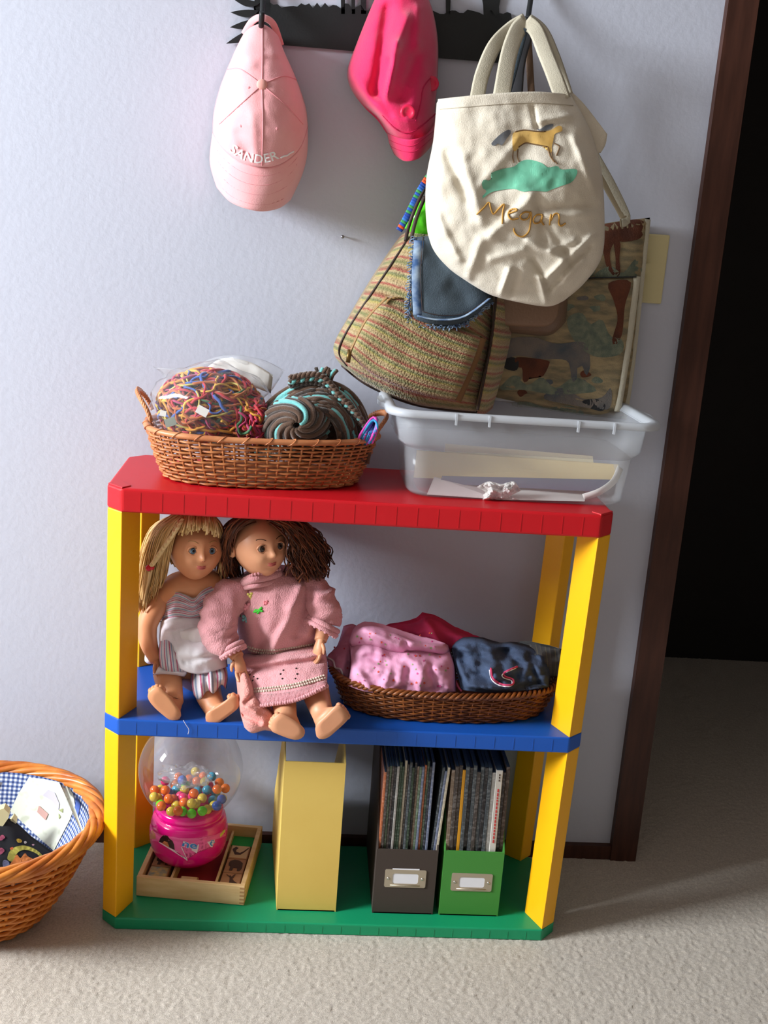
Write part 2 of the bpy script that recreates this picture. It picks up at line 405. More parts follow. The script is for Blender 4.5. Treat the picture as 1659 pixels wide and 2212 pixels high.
m_owick = mat('wicker_honey', (214, 132, 52), 0.36, c2=(178, 94, 30), scale=26, spec=0.6)

B1, P1 = basket('wicker_basket', 'light tan oval wicker basket holding yarn on the red top board', (0.222, 0.127), RT + 0.001, 0.078, 0.148, 0.082, 0.178, 0.110, 2.6, math.radians(7), 13, 56, 0.0024, m_wick, m_wickrim, 'band', bow=0.25)
for f0, hh in ((0.5, 0.050), (0.0, 0.030)):
    q = [P1(f0 + d, 1.0, 0.004 + 0.012 * (1 - (d / 0.05) ** 2)) + Vector((0, 0, hh * (1 - (d / 0.055) ** 2) ** 0.5)) for d in np.linspace(-0.053, 0.053, 15)]
    pth = cat_rom(q, 40); g = [tube(pth, 0.0035, 7)]
    hel = [pth[int(i / 4)].lerp(pth[min(int(i / 4) + 1, 39)], (i % 4) / 4) + Vector((0, 0.0042 * math.cos(i * 1.1), 0.0042 * math.sin(i * 1.1))) for i in range(156)]
    g.append(tube(hel, 0.0016, 5)); mk('handle', join(*g), m_wickrim, B1)

# --- plastic bag of embroidery floss
cols = [(206, 140, 30), (190, 44, 56), (58, 92, 170), (176, 90, 30), (60, 110, 70), (168, 40, 90), (222, 170, 60), (90, 40, 90), (40, 40, 60), (196, 180, 90)]
fm = [mat('floss_%d' % i, c, 0.7, sheen=0.3) for i, c in enumerate(cols)]
def tangle(cpx, y, hw, hd, hh, n, r, seed, mats, weights, curl=1.0, steps=22):
    rg = random.Random(seed); c = at(cpx[0], cpx[1], y); V, Fc, MI = [], [], []
    for k in range(n):
        mi = 0
        a, b = rg.uniform(0, 6.28), math.acos(rg.uniform(-0.55, 1)); rad = rg.uniform(0.72, 1.0)
        p = Vector((math.cos(a) * math.sin(b), math.sin(a) * math.sin(b), math.cos(b)))
        t = p.orthogonal().normalized(); t = Matrix.Rotation(rg.uniform(0, 6.28), 3, p) @ t; pts = []
        cs = list(np.cumsum(weights) / sum(weights)); fz = min(max(0.5 + 0.85 * noise.noise(p * 1.7 + Vector((seed, 0, 0))) + rg.gauss(0, .10), 0), .999); mi = next(i_ for i_, q_ in enumerate(cs) if fz <= q_ + 1e-9)
        for s in range(steps):
            p = (p + t * 0.13).normalized(); t = (t - p * t.dot(p)).normalized(); t = Matrix.Rotation(rg.gauss(0, 0.5 * curl), 3, p) @ t
            rr = min(1.0, rad + 0.08 * math.sin(s * 0.9 + k)); q = p * rr
            pts.append(c + Vector((q.x * hw, q.y * hd, max(q.z, -0.8) * hh)))
        g = tube(cat_rom(pts, steps * 2), r * rg.uniform(0.8, 1.4), 5); o = len(V)
        V += g[0]; Fc += [tuple(i + o for i in f) for f in g[1]]; MI += [mi] * len(g[1])
    return V, Fc, None, MI
def mkm(name, g, mats, parent=None, **k): return mk(name, (g[0], g[1], [(0, 0)] * len(g[0]), g[3]), mats, parent, **k)
mkm('embroidery_floss', tangle((455, 880), 0.115, 0.083, 0.062, 0.060, 260, 0.0019, 5, fm, [8, 5, 2, 4, 2, 3, 4, 1, 1, 1]), fm, kind='stuff',
    label='tangle of gold, red and blue embroidery thread in the clear bag', cat='thread')
mkm('loose_floss', tangle((540, 912), 0.09, 0.036, 0.04, 0.038, 80, 0.0017, 9, fm, [2, 6, 0, 5, 1, 6, 1, 2, 0, 0]), fm, kind='stuff',
    label='maroon and orange loose threads between bag and brown yarn', cat='thread')
m_film = clear_mat('clear_film', 0.12, 1.5, 0.04)
def film_blob(c, hw, hd, hh, seed, n=48, m=30, sharp=0.16):
    rings = []
    for i in range(m + 1):
        b = math.pi * i / m; ring = []
        for j in range(n):
            a = 2 * math.pi * j / n; p = Vector((math.cos(a) * math.sin(b), math.sin(a) * math.sin(b), -math.cos(b)))
            k = 1 + sharp * (abs(fbm(p * 1.6 + Vector((seed, 0, 0)), 1.0, 3)) - 0.25)
            ring.append(c + Vector((p.x * hw * k, p.y * hd * k, max(p.z, -0.85) * hh * k)))
        rings.append(ring)
    return loft(rings)
zb = root('zip_bag', at(455, 900, 0.115), 'clear crinkled plastic bag packed with coloured threads in tan basket', 'bag')
mk('bag_body', film_blob(at(460, 882, 0.115), 0.096, 0.070, 0.070, 2.2), m_film, zb)
tp = Patch([(330, 792), (400, 795), (480, 768), (560, 775), (615, 800)], [(615, 800), (590, 840), (570, 860)], [(345, 850), (420, 800), (500, 790), (570, 860)], [(330, 792), (352, 812), (345, 850)], 0.19, 0.012, 26, 16, rough=(0.012, 26))
mk('bag_top', tp.geo, clear_mat('film_top', 0.12, 1.5, 0.14), zb)
m_paper = mat('white_paper', (232, 230, 226), 0.8)
cdp = Patch([(440, 800), (480, 774), (540, 782), (590, 810)], [(590, 810), (585, 850)], [(445, 815), (500, 820), (585, 850)], [(440, 800), (445, 815)], 0.175, 0.004, 16, 8, rough=(0.004, 20))
mk('header_card', cdp.geo, m_paper, zb)
for i, (a, b, w_, h_, an) in enumerate(((437, 888, 26, 18, .5), (460, 955, 22, 9, .3), (368, 912, 24, 18, -.3), (352, 893, 14, 12, .2))):
    q = [at(a + (x * math.cos(an) - y_ * math.sin(an)), b + (x * math.sin(an) + y_ * math.cos(an)), 0.040 if i != 1 else 0.02) for x, y_ in ((-w_ / 2, -h_ / 2), (w_ / 2, -h_ / 2), (w_ / 2, h_ / 2), (-w_ / 2, h_ / 2))]
    mk('paper_tag', slab(q, (0, 1, 0), 0.0012), m_paper if i != 2 else mat('grey_tag', (150, 158, 150), 0.7), zb, smooth=False)

# --- brown and turquoise yarn roll
ym = [mat('yarn_brown', (84, 58, 40), 0.9, sheen=0.5, bump=0.4, bscale=700), mat('yarn_turquoise', (112, 186, 184), 0.9, sheen=0.5, bump=0.4, bscale=700), mat('yarn_dark', (48, 34, 25), 0.9, sheen=0.5, bump=0.4, bscale=700)]
def strands(paths):
    V, Fc, MI = [], [], []
    for pth, r, mi in paths:
        g = tube(pth, r, 6); o = len(V); V += g[0]; Fc += [tuple(i + o for i in f) for f in g[1]]; MI += [mi] * len(g[1])
    return V, Fc, None, MI
yr = root('yarn_skein', at(655, 965, 0.08), 'rolled skein of chunky brown and turquoise yarn in tan basket', 'yarn')
ps = []
c0 = (640, 930)
rg = random.Random(4)
for k in range(30):                              # swirl at the end of the roll
    a0 = 2 * math.pi * k / 30; pts = []
    for s in np.linspace(0, 1, 14):
        rad = 8 + 66 * s ** 0.9; a = a0 + 1.9 * (1 - s) + rg.uniform(-.02, .02)
        pts.append(at(c0[0] + rad * math.cos(a) * 0.95, c0[1] - 12 + rad * math.sin(a) * 0.78, 0.030 + 0.035 * s ** 2 + 0.004 * math.sin(k * 2.1)))
    ps.append((cat_rom(pts, 24), 0.0044, 1 if k % 6 in (1, 4) or k in (9, 20) else (0 if k % 3 else 2)))
mkm('swirl', strands(ps), ym, yr)
ps = []
for k in range(52):                              # arched outer wraps of the roll
    rad = 0.52 + 0.52 * k / 52 + rg.uniform(-.02, .02); pts = []
    sh = rg.uniform(-6, 6)
    for s in np.linspace(-0.15, 1.08, 16):
        a = math.pi * (1.02 - 1.04 * s)
        u = 672 + 122 * rad * math.cos(a) + sh; v = 955 - (128 + 20 * math.cos(a)) * rad * max(math.sin(a), -0.35) + 34 * max(math.cos(a), 0) * 0
        pts.append(at(u, v, 0.046 + 0.010 * rg.random() + 0.075 * (rad - 0.52) + 0.012 * abs(math.cos(a))))
    ps.append((cat_rom(pts, 40), 0.0045, (1 if k in (8, 9, 10, 24, 25, 40, 41, 48) else (2 if k % 4 == 0 else 0))))
mkm('outer_wrap', strands(ps), ym, yr)
ps = []
for k, (off, mi) in enumerate(((4, 0), (13, 1), (21, 2))):     # crocheted chain over the top right
    base = [(625, 812 + off), (690, 806 + off), (735, 850 + off * 0.9), (775, 895 + off * 0.6), (800, 940 + off * .2)]
    pts = [at(q.x, q.y, 0.07 + 0.003 * k) for q in cat_rom([(a, b, 0) for a, b in base], 60)]
    for sgn in (0, math.pi):
        ps.append(([p + Vector((0, -0.003 * math.cos(i * 1.25 + sgn), 0.0022 * math.sin(i * 1.25 + sgn))) for i, p in enumerate(pts)], 0.0034, mi if sgn else (0 if mi == 1 else mi)))
mkm('chain_edge', strands(ps), ym, yr)
ps = []
for k in range(9):
    x = 690 + k * 4; ps.append((cat_rom([at(x - 10, 835, .085), at(x - 4, 812, .08), at(x + rg.uniform(-8, 10), 793 + rg.uniform(-3, 12), .085)], 14), 0.0032, (2, 1, 0)[k % 3]))
mkm('tuft', strands(ps), ym, yr)
g = film_blob(at(672, 922, 0.150), 0.074, 0.040, 0.062, 7.7, 32, 20, 0.1)
mk('core', g, ym[2], yr)
# cords looped over the right end
cm_ = [mat('cord_blue', (44, 140, 190), 0.7), mat('cord_pink', (206, 74, 168), 0.7), mat('cord_violet', (110, 90, 180), 0.7)]
ps = []
for k in range(10):
    o = k * 2.6; w_ = rg.uniform(-5, 5)
    ps.append((cat_rom([at(768 + o, 960, .075), at(782 + o + w_, 935, .055), at(806 + o * .4, 905 + w_, .06 + .004 * k), at(815 - o * .3, 925 + o * .4, .052), at(800 - w_, 958 - o * .2, .06)], 26), 0.0021, (0, 1, 2, 0)[k % 4]))
mkm('friendship_cord', strands(ps), cm_, label='looped blue and pink cords at right end of tan basket', cat='cord')

# ------------------------------------------------------------------ clear storage bin with papers
def rr_ring(cx, cy, hw, hd, rad, z, ang=0.0, k=8):
    out = []
    for sx, sy, a0 in ((1, 1, 0), (-1, 1, 90), (-1, -1, 180), (1, -1, 270)):
        for i in range(k + 1):
            a = math.radians(a0 + 90 * i / k); x = sx * (hw - rad) + rad * math.cos(a); y = sy * (hd - rad) + rad * math.sin(a)
            out.append(Vector((cx + x * math.cos(ang) - y * math.sin(ang), cy + x * math.sin(ang) + y * math.cos(ang), z)))
    return out
m_binlow = mat('clear_bin_plastic', (226, 230, 236), 0.18, alpha=0.15, spec=0.6)
m_binup = mat('frosted_bin_plastic', (200, 205, 212), 0.42, alpha=0.30, bump=0.1, bscale=600)
m_binrim = mat('bin_rim_plastic', (208, 213, 220), 0.35, alpha=0.58)
bx, by, ba = 0.6175, 0.1325, math.radians(1.2)
bn = root('storage_bin', (bx, by, RT), 'translucent plastic storage bin of papers on right end of red board', 'bin')
z = RT + 0.001
solid(mk('lower_body', loft([rr_ring(bx, by, .150, .058, .03, z + .0006, ba), rr_ring(bx, by, .163, .078, .03, z + .001, ba), rr_ring(bx, by, .170, .087, .032, z + .008, ba), rr_ring(bx, by, .178, .091, .034, z + .076, ba)], cap=False), m_binlow, bn), 0.0012)
mk('bottom', (rr_ring(bx, by, .1645, .0735, .03, z + .0012, ba), [tuple(range(36))]), m_binlow, bn, smooth=False)
solid(mk('upper_body', loft([rr_ring(bx, by, .178, .091, .034, z + .076, ba), rr_ring(bx, by, .189, .098, .036, z + .086, ba), rr_ring(bx, by, .193, .101, .036, z + .130, ba)], cap=False), m_binup, bn), 0.0015)
rim = mk('rim', loft([rr_ring(bx, by, .192, .100, .036, z + .128, ba), rr_ring(bx, by, .198, .105, .038, z + .137, ba), rr_ring(bx, by, .208, .111, .04, z + .1375, ba), rr_ring(bx, by, .211, .113, .04, z + .133, ba), rr_ring(bx, by, .211, .113, .04, z + .127, ba)], cap=False), m_binrim, bn); solid(rim, 0.0015)
for x in (-.110, -.060, .075, .130):
    mk('rim_rib', xf(box(x - .0015, x + .0015, -.1155, -.111, z + .120, z + .137), Matrix.Translation((bx, by, 0)) @ Matrix.Rotation(ba, 4, 'Z')), m_binrim, bn, smooth=False)
for sx in (-1, 1):
    q = [(sx * .204, -.05), (sx * .217, -.03), (sx * .220, 0), (sx * .217, .03), (sx * .204, .05)]
    if sx < 0: q = q[::-1]
    fixn(mk('lug', xf(prism(q, z + .128, z + .135), Matrix.Translation((bx, by, 0)) @ Matrix.Rotation(ba, 4, 'Z')), m_binrim, bn, smooth=False))
def quad_slab(name, px4, ys, t, m, n=(0, -1, 0), **k):
    return mk(name, slab([at(u, v, y) for (u, v), y in zip(px4, ys)], n, t), m, smooth=False, **k)
m_manila = mat('manila_card', (226, 204, 152), 0.75, c2=(214, 190, 140), scale=5)
quad_slab('manila_folder', [(900, 972), (1335, 1003), (1318, 1046), (893, 1030)], [.155, .155, .115, .115], 0.006, m_manila, label='thick manila folder leaning inside the clear bin', cat='folder')
quad_slab('paper_envelope', [(962, 958), (1280, 985), (1282, 1005), (960, 985)], [.170, .170, .163, .163], 0.002, mat('cream_card', (222, 210, 176), 0.8), label='pale cream envelope edge showing behind manila folder in bin', cat='envelope')
quad_slab('paper_sheet', [(938, 1030), (1030, 1048), (1075, 1078), (922, 1068)], [.11, .11, .058, .058], 0.0008, mat('pinkish_paper', (226, 214, 214), 0.8), label='loose pinkish white sheet at left inside the clear bin', cat='paper')
quad_slab('paper_pad', [(1040, 1038), (1262, 1060), (1262, 1082), (1070, 1078)], [.14, .13, .063, .058], 0.003, m_paper, label='flat white note pad on the bottom of the bin', cat='paper')
quad_slab('paper_booklet', [(955, 1028), (1320, 1036), (1290, 1062), (950, 1044)], [.108, .112, .10, .10], 0.0016, mat('slate_card', (96, 100, 122), 0.6), label='dark slate booklet under the manila folder in bin', cat='booklet')
rb = cat_rom([at(1340, 1010, .09), at(1325, 1040, .075), at(1295, 1062, .065), at(1260, 1074, .07)], 24)
mk('paper_strip', tube(rb, 0.0008, 6, flat=0.007, upv=(0, 1, 0.3)), m_paper, label='curled white paper strip at right inside the bin', cat='paper')
cr = Patch([(1030, 1052), (1055, 1040), (1085, 1046), (1110, 1040), (1125, 1060)], [(1125, 1060), (1100, 1075), (1128, 1080)], [(1035, 1082), (1080, 1078), (1128, 1080)], [(1030, 1052), (1050, 1066), (1035, 1082)], 0.062, 0.006, 22, 16, rough=(0.022, 60))
mk('crumpled_paper', cr.geo, m_paper, smooth=False, label='small crumpled white paper behind front wall of bin', cat='paper')
# ------------------------------------------------------------------ lettering
def text_geo(s, size=1.0, shear=0.0, bold=0.0):
    cu = bpy.data.curves.new('t', 'FONT'); cu.body = s; cu.size = size; cu.shear = shear; cu.offset = bold; cu.resolution_u = 3
    o = bpy.data.objects.new('t', cu); COL.objects.link(o); dg = bpy.context.evaluated_depsgraph_get(); me = o.evaluated_get(dg).to_mesh()
    V = [v.co.copy() for v in me.vertices]; Fc = [tuple(p.vertices) for p in me.polygons]
    o.evaluated_get(dg).to_mesh_clear(); bpy.data.objects.remove(o); bpy.data.curves.remove(cu); return V, Fc
def text_on(name, s, base, size, place, m, parent, stretch=None, **k):
    """lettering whose baseline follows px points; place(u, v) gives the surface point"""
    V, Fc = text_geo(s, size, **k); B = cat_rom([(a, b, 0) for a, b in base], 80); sl = [0.0]
    for i in range(1, 80): sl.append(sl[-1] + (B[i] - B[i - 1]).length)
    x0, x1 = min(v.x for v in V), max(v.x for v in V); kx = (sl[-1] / (x1 - x0))
    out = []
    for v in V:
        q = (v.x - x0) * kx; i = max(0, min(78, int(np.searchsorted(sl, q)) - 1)); d = (B[i + 1] - B[i]).normalized(); p = B[i] + d * (q - sl[i])
        out.append(place(p.x + d.y * v.y, p.y - d.x * v.y))
    o = mk(name, (out, Fc), m, parent, smooth=False); return o
def ribbon(name, pts, wpx, m, parent, thick=0.0011, n=40, **k):     # pts: (u, v, y), width in px of the photograph
    P = cat_rom([at(*p) for p in pts], n); return fixn(mk(name, tube(P, thick, 8, flat=wpx / 2 / 1290.0, upv=(0, 1, 0)), m, parent, **k))

# ------------------------------------------------------------------ silhouette hook rack
m_blk = mat('black_metal', (22, 25, 27), 0.5, bump=0.06, bscale=300)
rk = root('hook_rack', at(800, 115, YW), 'black metal silhouette rack with palm leaves, animals and hooks high on wall', 'rack')
def plate(name, px, y0=YW - 0.006, t=0.003, **k): return fixn(mk(name, slab([at(a, b, y0) for a, b in px], (0, 1, 0), t), m_blk, rk, smooth=False, **k))
grass = []
rg = random.Random(12)
for i in range(66):
    u = 548 + i * (1104 - 548) / 65; base = 14 if u < 700 else 14 + (u - 700) * 0.045
    grass.append((u, base + rg.uniform(-9, 5) + (6 if 830 < u < 940 else 0)))
plate('ground_strip', [(552, 92)] + grass + [(1108, 60), (1104, 138), (1036, 132), (800, 113), (600, 96)])
def leaf(cx, cy, an, L, wd):
    q = []; a = math.radians(an)
    for s in np.linspace(0, 1, 9): q.append((cx + L * s * math.cos(a) - wd * math.sin(math.pi * s ** 0.8) * math.sin(a), cy + L * s * math.sin(a) + wd * math.sin(math.pi * s ** 0.8) * math.cos(a)))
    for s in np.linspace(1, 0, 9)[1:-1]: q.append((cx + L * s * math.cos(a) + wd * .25 * math.sin(math.pi * s) * math.sin(a), cy + L * s * math.sin(a) - wd * .25 * math.sin(math.pi * s) * math.cos(a)))
    plate('palm_leaf', q, YW - 0.008)
for cx, cy, an, L, wd in ((556, 58, 152, 76, -15), (558, 40, 163, 64, -14), (560, 22, 176, 62, -13), (562, 6, 188, 58, -12), (566, -8, 203, 60, -12), (572, -22, 225, 60, -11), (585, -28, 255, 55, -11), (560, 70, 160, 30, -12)):
    leaf(cx, cy, an, L, wd)
plate('palm_trunk', [(552, -40), (580, -40), (586, 30), (548, 30)])
for u0, u1 in ((735, 746), (758, 768), (778, 792), (806, 818)): plate('animal_leg', [(u0, -60), (u1, -60), (u1 - 1, 30), (u0 + 2, 30)])
for q in ([(962, -70), (976, -70), (972, 40), (964, 40)], [(1030, -70), (1092, -60), (1078, 15), (1080, 50), (1046, 50), (1044, 10)]): plate('animal_leg', q)
def sm(L): return [(p.x, p.y) for p in cat_rom([(a, b, 0) for a, b in L], len(L) * 4, closed=True)]
plate('animal_body', sm([(730, -45), (770, -55), (820, -48), (832, -90), (850, -128), (876, -120), (882, -132), (850, -158), (838, -172), (826, -150), (800, -122), (760, -118), (732, -112), (712, -78), (708, -30), (716, -60)]))
plate('animal_body', sm([(950, -55), (1000, -66), (1050, -58), (1096, -50), (1108, -90), (1104, -140), (1070, -168), (1020, -170), (975, -165), (940, -172), (914, -150), (906, -100), (912, -60), (922, -62), (926, -110), (940, -100)]))
HOOKS = []
for u, v0, v1 in ((568, -60, 52), (862, -110, -16), (1146, -60, 62)):
    du = -8 if u > 1000 else -2
    P = cat_rom([at(u + 8 if u > 1000 else u, v0, YW - .009), at(u, (v0 + v1) / 2, .245), at(u + du, v1 - 6, .215), at(u + du - 2, v1 + 6, .200), at(u + du - 1, v1 - 8, .184), at(u + du, v1 - 26, .178)], 30)
    mk('hook', tube(P, 0.0042, 10), m_blk, rk); HOOKS.append(P[20])
# ------------------------------------------------------------------ pale pink cap
m_cap = mat('pale_pink_cotton', (232, 160, 164), 0.85, c2=(238, 176, 178), scale=12, sheen=0.3, bump=0.12, bscale=500)
m_capseam = mat('pale_pink_seam', (226, 150, 155), 0.85)
cap = root('baseball_cap', at(560, 455, .2), 'pale pink baseball cap with white lettering hanging from the palm end of rack', 'cap')
def crown_prof(s, t):
    return (max(4 * s * (1 - s), 0) ** 0.5) * (0.18 + 0.82 * math.sin(math.pi * min(1, 0.02 + 0.62 * t + 0.06)) ** 0.9)
cr_top = [(508, 108), (532, 66), (566, 52), (598, 74), (612, 108)]
cr_bot = [(459, 285), (480, 318), (520, 350), (566, 361), (610, 352), (648, 318), (665, 270)]
cw = Patch(cr_top, [(612, 108), (640, 170), (660, 230), (665, 270)], cr_bot, [(508, 108), (478, 180), (462, 240), (459, 285)], 0.256, 0.135, 44, 50, prof=crown_prof,
           wr=((490, 175, 545, 140, 0.004, 10), (515, 290, 535, 330, -0.006, 12), (545, 250, 550, 330, 0.003, 9), (525, 120, 600, 118, 0.003, 6)), rough=(0.004, 14), seed=1.3)
mk('crown', cw.geo, m_cap, cap)
def sheet(top, right, bottom, left, yf, th, n=40, m=16):
    p = Patch(top, right, bottom, left, yf, 0.0, n, m)
    k = len(p.V); W_ = n + 1; V = p.V + [v + Vector((0, th, 0)) for v in p.V]
    Fc = [(j * W_ + i, (j + 1) * W_ + i, (j + 1) * W_ + i + 1, j * W_ + i + 1) for j in range(m) for i in range(n)]
    Fc += [(k + a, k + d, k + c, k + b) for a, b, c, d in Fc]
    bd = [(i, 0) for i in range(n)] + [(n, j) for j in range(m)] + [(n - i, m) for i in range(n)] + [(0, m - j) for j in range(m)]
    ids = [j * W_ + i for i, j in bd]
    Fc += [(ids[i], ids[(i + 1) % len(ids)], k + ids[(i + 1) % len(ids)], k + ids[i]) for i in range(len(ids))]
    p.geo = (V, Fc, p.UV + p.UV); return p
bl = sheet(cr_bot, [(665, 270), (664, 330), (652, 380), (628, 432)], [(468, 405), (500, 438), (555, 456), (600, 451), (628, 432)], [(459, 285), (453, 350), (468, 405)],
           lambda s, t: 0.252 - 0.104 * max(4 * s * (1 - s), 0) ** 0.62 * (1.0 - 0.22 * t), 0.004)
fixn(mk('bill', bl.geo, m_cap, cap))
for k in range(4):
    q = [p for p in cat_rom([(a, b, 0) for a, b in cr_bot], 30)]; f = 0.2 + 0.22 * k
    e = cat_rom([(a, b, 0) for a, b in [(468, 405), (500, 438), (555, 456), (600, 451), (628, 432)]], 30)
    pts = [(q[i].x * (1 - f) + e[i].x * f, q[i].y * (1 - f) + e[i].y * f) for i in range(2, 28)]
    stroke('stitching', pts, bl, 0.0004, m_capseam, cap, -0.0001, 50, 5)
for q in ([(567, 58), (567, 120), (566, 183)], [(566, 183), (520, 225), (474, 268)], [(566, 183), (615, 225), (654, 268)], [(566, 183), (568, 270), (566, 358)], [(566, 183), (520, 150), (492, 150)], [(566, 183), (610, 165), (640, 172)]):
    stroke('seam', q, cw, 0.0009, m_capseam, cap, 0.0004, 30, 6)
bt = cw.pt(566, 183, 0.001); mk('top_button', sphere(bt, 0.008, 16, 10, (1, .55, 1)), mat('cap_button', (226, 160, 150), 0.8), cap)
for u, v in ((521, 272), (598, 278), (538, 190)): mk('eyelet', sphere(cw.pt(u, v, 0.0), 0.0022, 10, 6, (1, .4, 1)), m_capseam, cap)
m_wthr = mat('white_thread', (236, 232, 232), 0.7)
text_on('lettering', 'SANDER', [(494, 326), (520, 343), (552, 352), (580, 350), (604, 342)], 27, lambda u, v: cw.pt(u, v, 0.0022), m_wthr, cap, bold=0.35)
stroke('lettering_tail', [(606, 341), (614, 337), (620, 336), (627, 331), (635, 327)], cw, 0.0012, m_wthr, cap, 0.0008, 16, 6)
ribbon('back_strap', [(527, 74, .232), (545, 46, .212), (566, 38, .203), (590, 52, .212), (607, 98, .236)], 13, m_cap, cap, 0.0013)
# ------------------------------------------------------------------ hot pink newsboy cap
m_hot = mat('hot_pink_cotton', (222, 22, 92), 0.8, c2=(214, 16, 84), scale=10, sheen=0.35, bump=0.15, bscale=420)
nb = root('newsboy_cap', at(885, 350, .2), 'hot pink newsboy cap with two buttons hanging in the middle of rack', 'cap')
def nb_prof(s, t): return (max(4 * s * (1 - s), 0) ** 0.55) * (0.25 + 0.75 * math.sin(math.pi * (0.06 + 0.70 * t)) ** 0.8)
nw = Patch([(826, -40), (862, -58), (908, -40)], [(908, -40), (934, 20), (946, 90), (945, 170), (940, 235), (940, 275)], [(838, 290), (862, 302), (890, 305), (920, 295), (940, 275)],
           [(826, -40), (800, 20), (770, 95), (751, 150), (757, 190), (785, 228), (815, 255), (838, 290)], 0.252, 0.10, 46, 56, prof=nb_prof,
           wr=((880, 40, 858, 95, 0.014, 14), (858, 95, 832, 205, 0.020, 10), (838, 20, 812, 200, -0.020, 14), (842, 130, 826, 210, -0.016, 7), (765, 165, 850, 285, 0.010, 12), (900, 120, 870, 215, -0.012, 14), (905, 20, 900, 110, 0.010, 12), (855, 255, 900, 262, 0.006, 8)), rough=(0.010, 9), seed=4.1)
mk('crown', nw.geo, m_hot, nb)
nbill = sheet([(836, 286), (862, 298), (890, 301), (920, 291), (942, 262)], [(942, 262), (941, 290), (930, 318)], [(852, 334), (875, 348), (905, 342), (930, 318)], [(836, 286), (842, 312), (852, 334)],
              lambda s, t: 0.245 - 0.088 * max(4 * s * (1 - s), 0) ** 0.6 * (1 - 0.15 * t), 0.004, 30, 12)
fixn(mk('bill', nbill.geo, m_hot, nb))
m_hseam = mat('hot_pink_seam', (188, 14, 72), 0.8)
for f in (0.3, 0.6):
    stroke('stitching', [(838 + 8 * f * 1.5, 288 + 48 * f), (863 + 12 * f, 299 + 46 * f), (890 + 14 * f, 302 + 40 * f), (938 - 8 * f, 270 + 46 * f)], nbill, 0.0005, m_hseam, nb, 0.0003, 30, 5)
stroke('seam', [(826, 248), (858, 280), (892, 284), (942, 245)], nw, 0.0012, m_hseam, nb, 0.0004)
stroke('seam', [(898, 262), (908, 225), (914, 190), (930, 168)], nw, 0.0012, m_hseam, nb, 0.0004)
m_hbtn = mat('hot_pink_plastic', (226, 36, 80), 0.3)
for u, v in ((881, 243), (932, 181)):
    c = nw.pt(u, v, 0.002); r0 = 0.0115
    prof = [(0.0003, -.001), (r0 * .55, -.001), (r0 * .62, -.0022), (r0 * .9, -.0026), (r0, -.001), (r0, .002), (0.0003, .002)]
    g = loft([[c + Vector((r * math.cos(2 * math.pi * j / 24), y, r * math.sin(2 * math.pi * j / 24))) for j in range(24)] for r, y in prof])
    fixn(mk('button', g, m_hbtn, nb))
ribbon('back_strap', [(838, -40, .222), (848, -22, .205), (862, -18, .200), (878, -22, .205), (892, -40, .222)], 12, m_hot, nb, 0.0013)

_at = at
def at(u, v, y): return _at(u, v, y - 0.026)      # the bags hang one in front of the other, clear of the wall
# ------------------------------------------------------------------ horse tapestry bag (behind)
m_tap = mat('tapestry_weave', (166, 148, 112), 0.95, c2=(118, 110, 88), scale=34, bump=0.5, bscale=500, stretch=(1, 1, 3))
m_trimw = mat('cream_braid', (188, 184, 166), 0.9, bump=0.3, bscale=400)
m_sage = mat('weave_sage', (92, 104, 92), 0.95, c2=(124, 130, 110), scale=90, bump=0.5, bscale=500)
m_rust = mat('weave_rust', (104, 58, 38), 0.95, c2=(78, 44, 32), scale=30, bump=0.5, bscale=500)
m_slate = mat('weave_slate', (78, 86, 92), 0.95, c2=(120, 112, 104), scale=26, bump=0.5, bscale=500)
m_dark = mat('weave_dark', (44, 46, 48), 0.95, bump=0.5, bscale=500)
tb = root('tapestry_bag', at(1200, 880, .25), 'woven tapestry bag with brown and grey horses hanging nearest the wall', 'bag')
tw = Patch([(1080, 520), (1240, 500), (1310, 482), (1404, 470)], [(1404, 470), (1392, 600), (1368, 800), (1352, 906)], [(1058, 862), (1150, 880), (1250, 896), (1352, 906)], [(1080, 520), (1070, 700), (1058, 862)], 0.266, 0.030, 30, 36, pw=0.3, rough=(0.003, 12))
mk('body', tw.geo, m_tap, tb)
fpk = Patch([(1085, 610), (1250, 602), (1376, 596)], [(1376, 596), (1358, 740), (1334, 890)], [(1062, 838), (1180, 858), (1334, 890)], [(1085, 610), (1075, 720), (1062, 838)], 0.236, 0.008, 30, 30, pw=0.25, rough=(0.002, 12))
mk('front_pocket', fpk.geo, m_tap, tb)
def dec(poly, m, s=fpk, name='woven_motif', off=0.0007): return decal(name, poly, s, m, tb, off, 14.0, smooth=len(poly) * 4)
stroke('trim_braid', [(1376, 597), (1358, 740), (1334, 889)], fpk, 0.0015, m_trimw, tb, 0.001, 30, 6, flat=0.0065)
stroke('trim_braid', [(1399, 474), (1386, 600), (1364, 800), (1348, 904)], tw, 0.0015, m_trimw, tb, 0.001, 30, 6, flat=0.0055)
stroke('trim_braid', [(1085, 606), (1250, 601), (1374, 598)], fpk, 0.0011, m_dark, tb, 0.001, 30, 6, flat=0.0025)
dec([(1290, 492), (1330, 480), (1388, 476), (1386, 512), (1352, 522), (1330, 522), (1318, 545), (1322, 580), (1338, 592), (1328, 598), (1310, 575), (1302, 540), (1290, 525)], m_rust, tw)
dec([(1326, 520), (1340, 524), (1338, 560), (1340, 590), (1330, 596), (1330, 560)], m_rust, tw)
dec([(1290, 588), (1320, 575), (1345, 590), (1372, 560), (1384, 575), (1380, 596), (1290, 600)], m_sage, tw)
dec([(1314, 612), (1362, 608), (1350, 660), (1344, 720), (1330, 745), (1322, 735), (1334, 690), (1326, 650)], m_rust)
dec([(1225, 690), (1255, 675), (1275, 700), (1300, 690), (1318, 725), (1345, 735), (1340, 765), (1285, 770), (1240, 735)], m_sage)
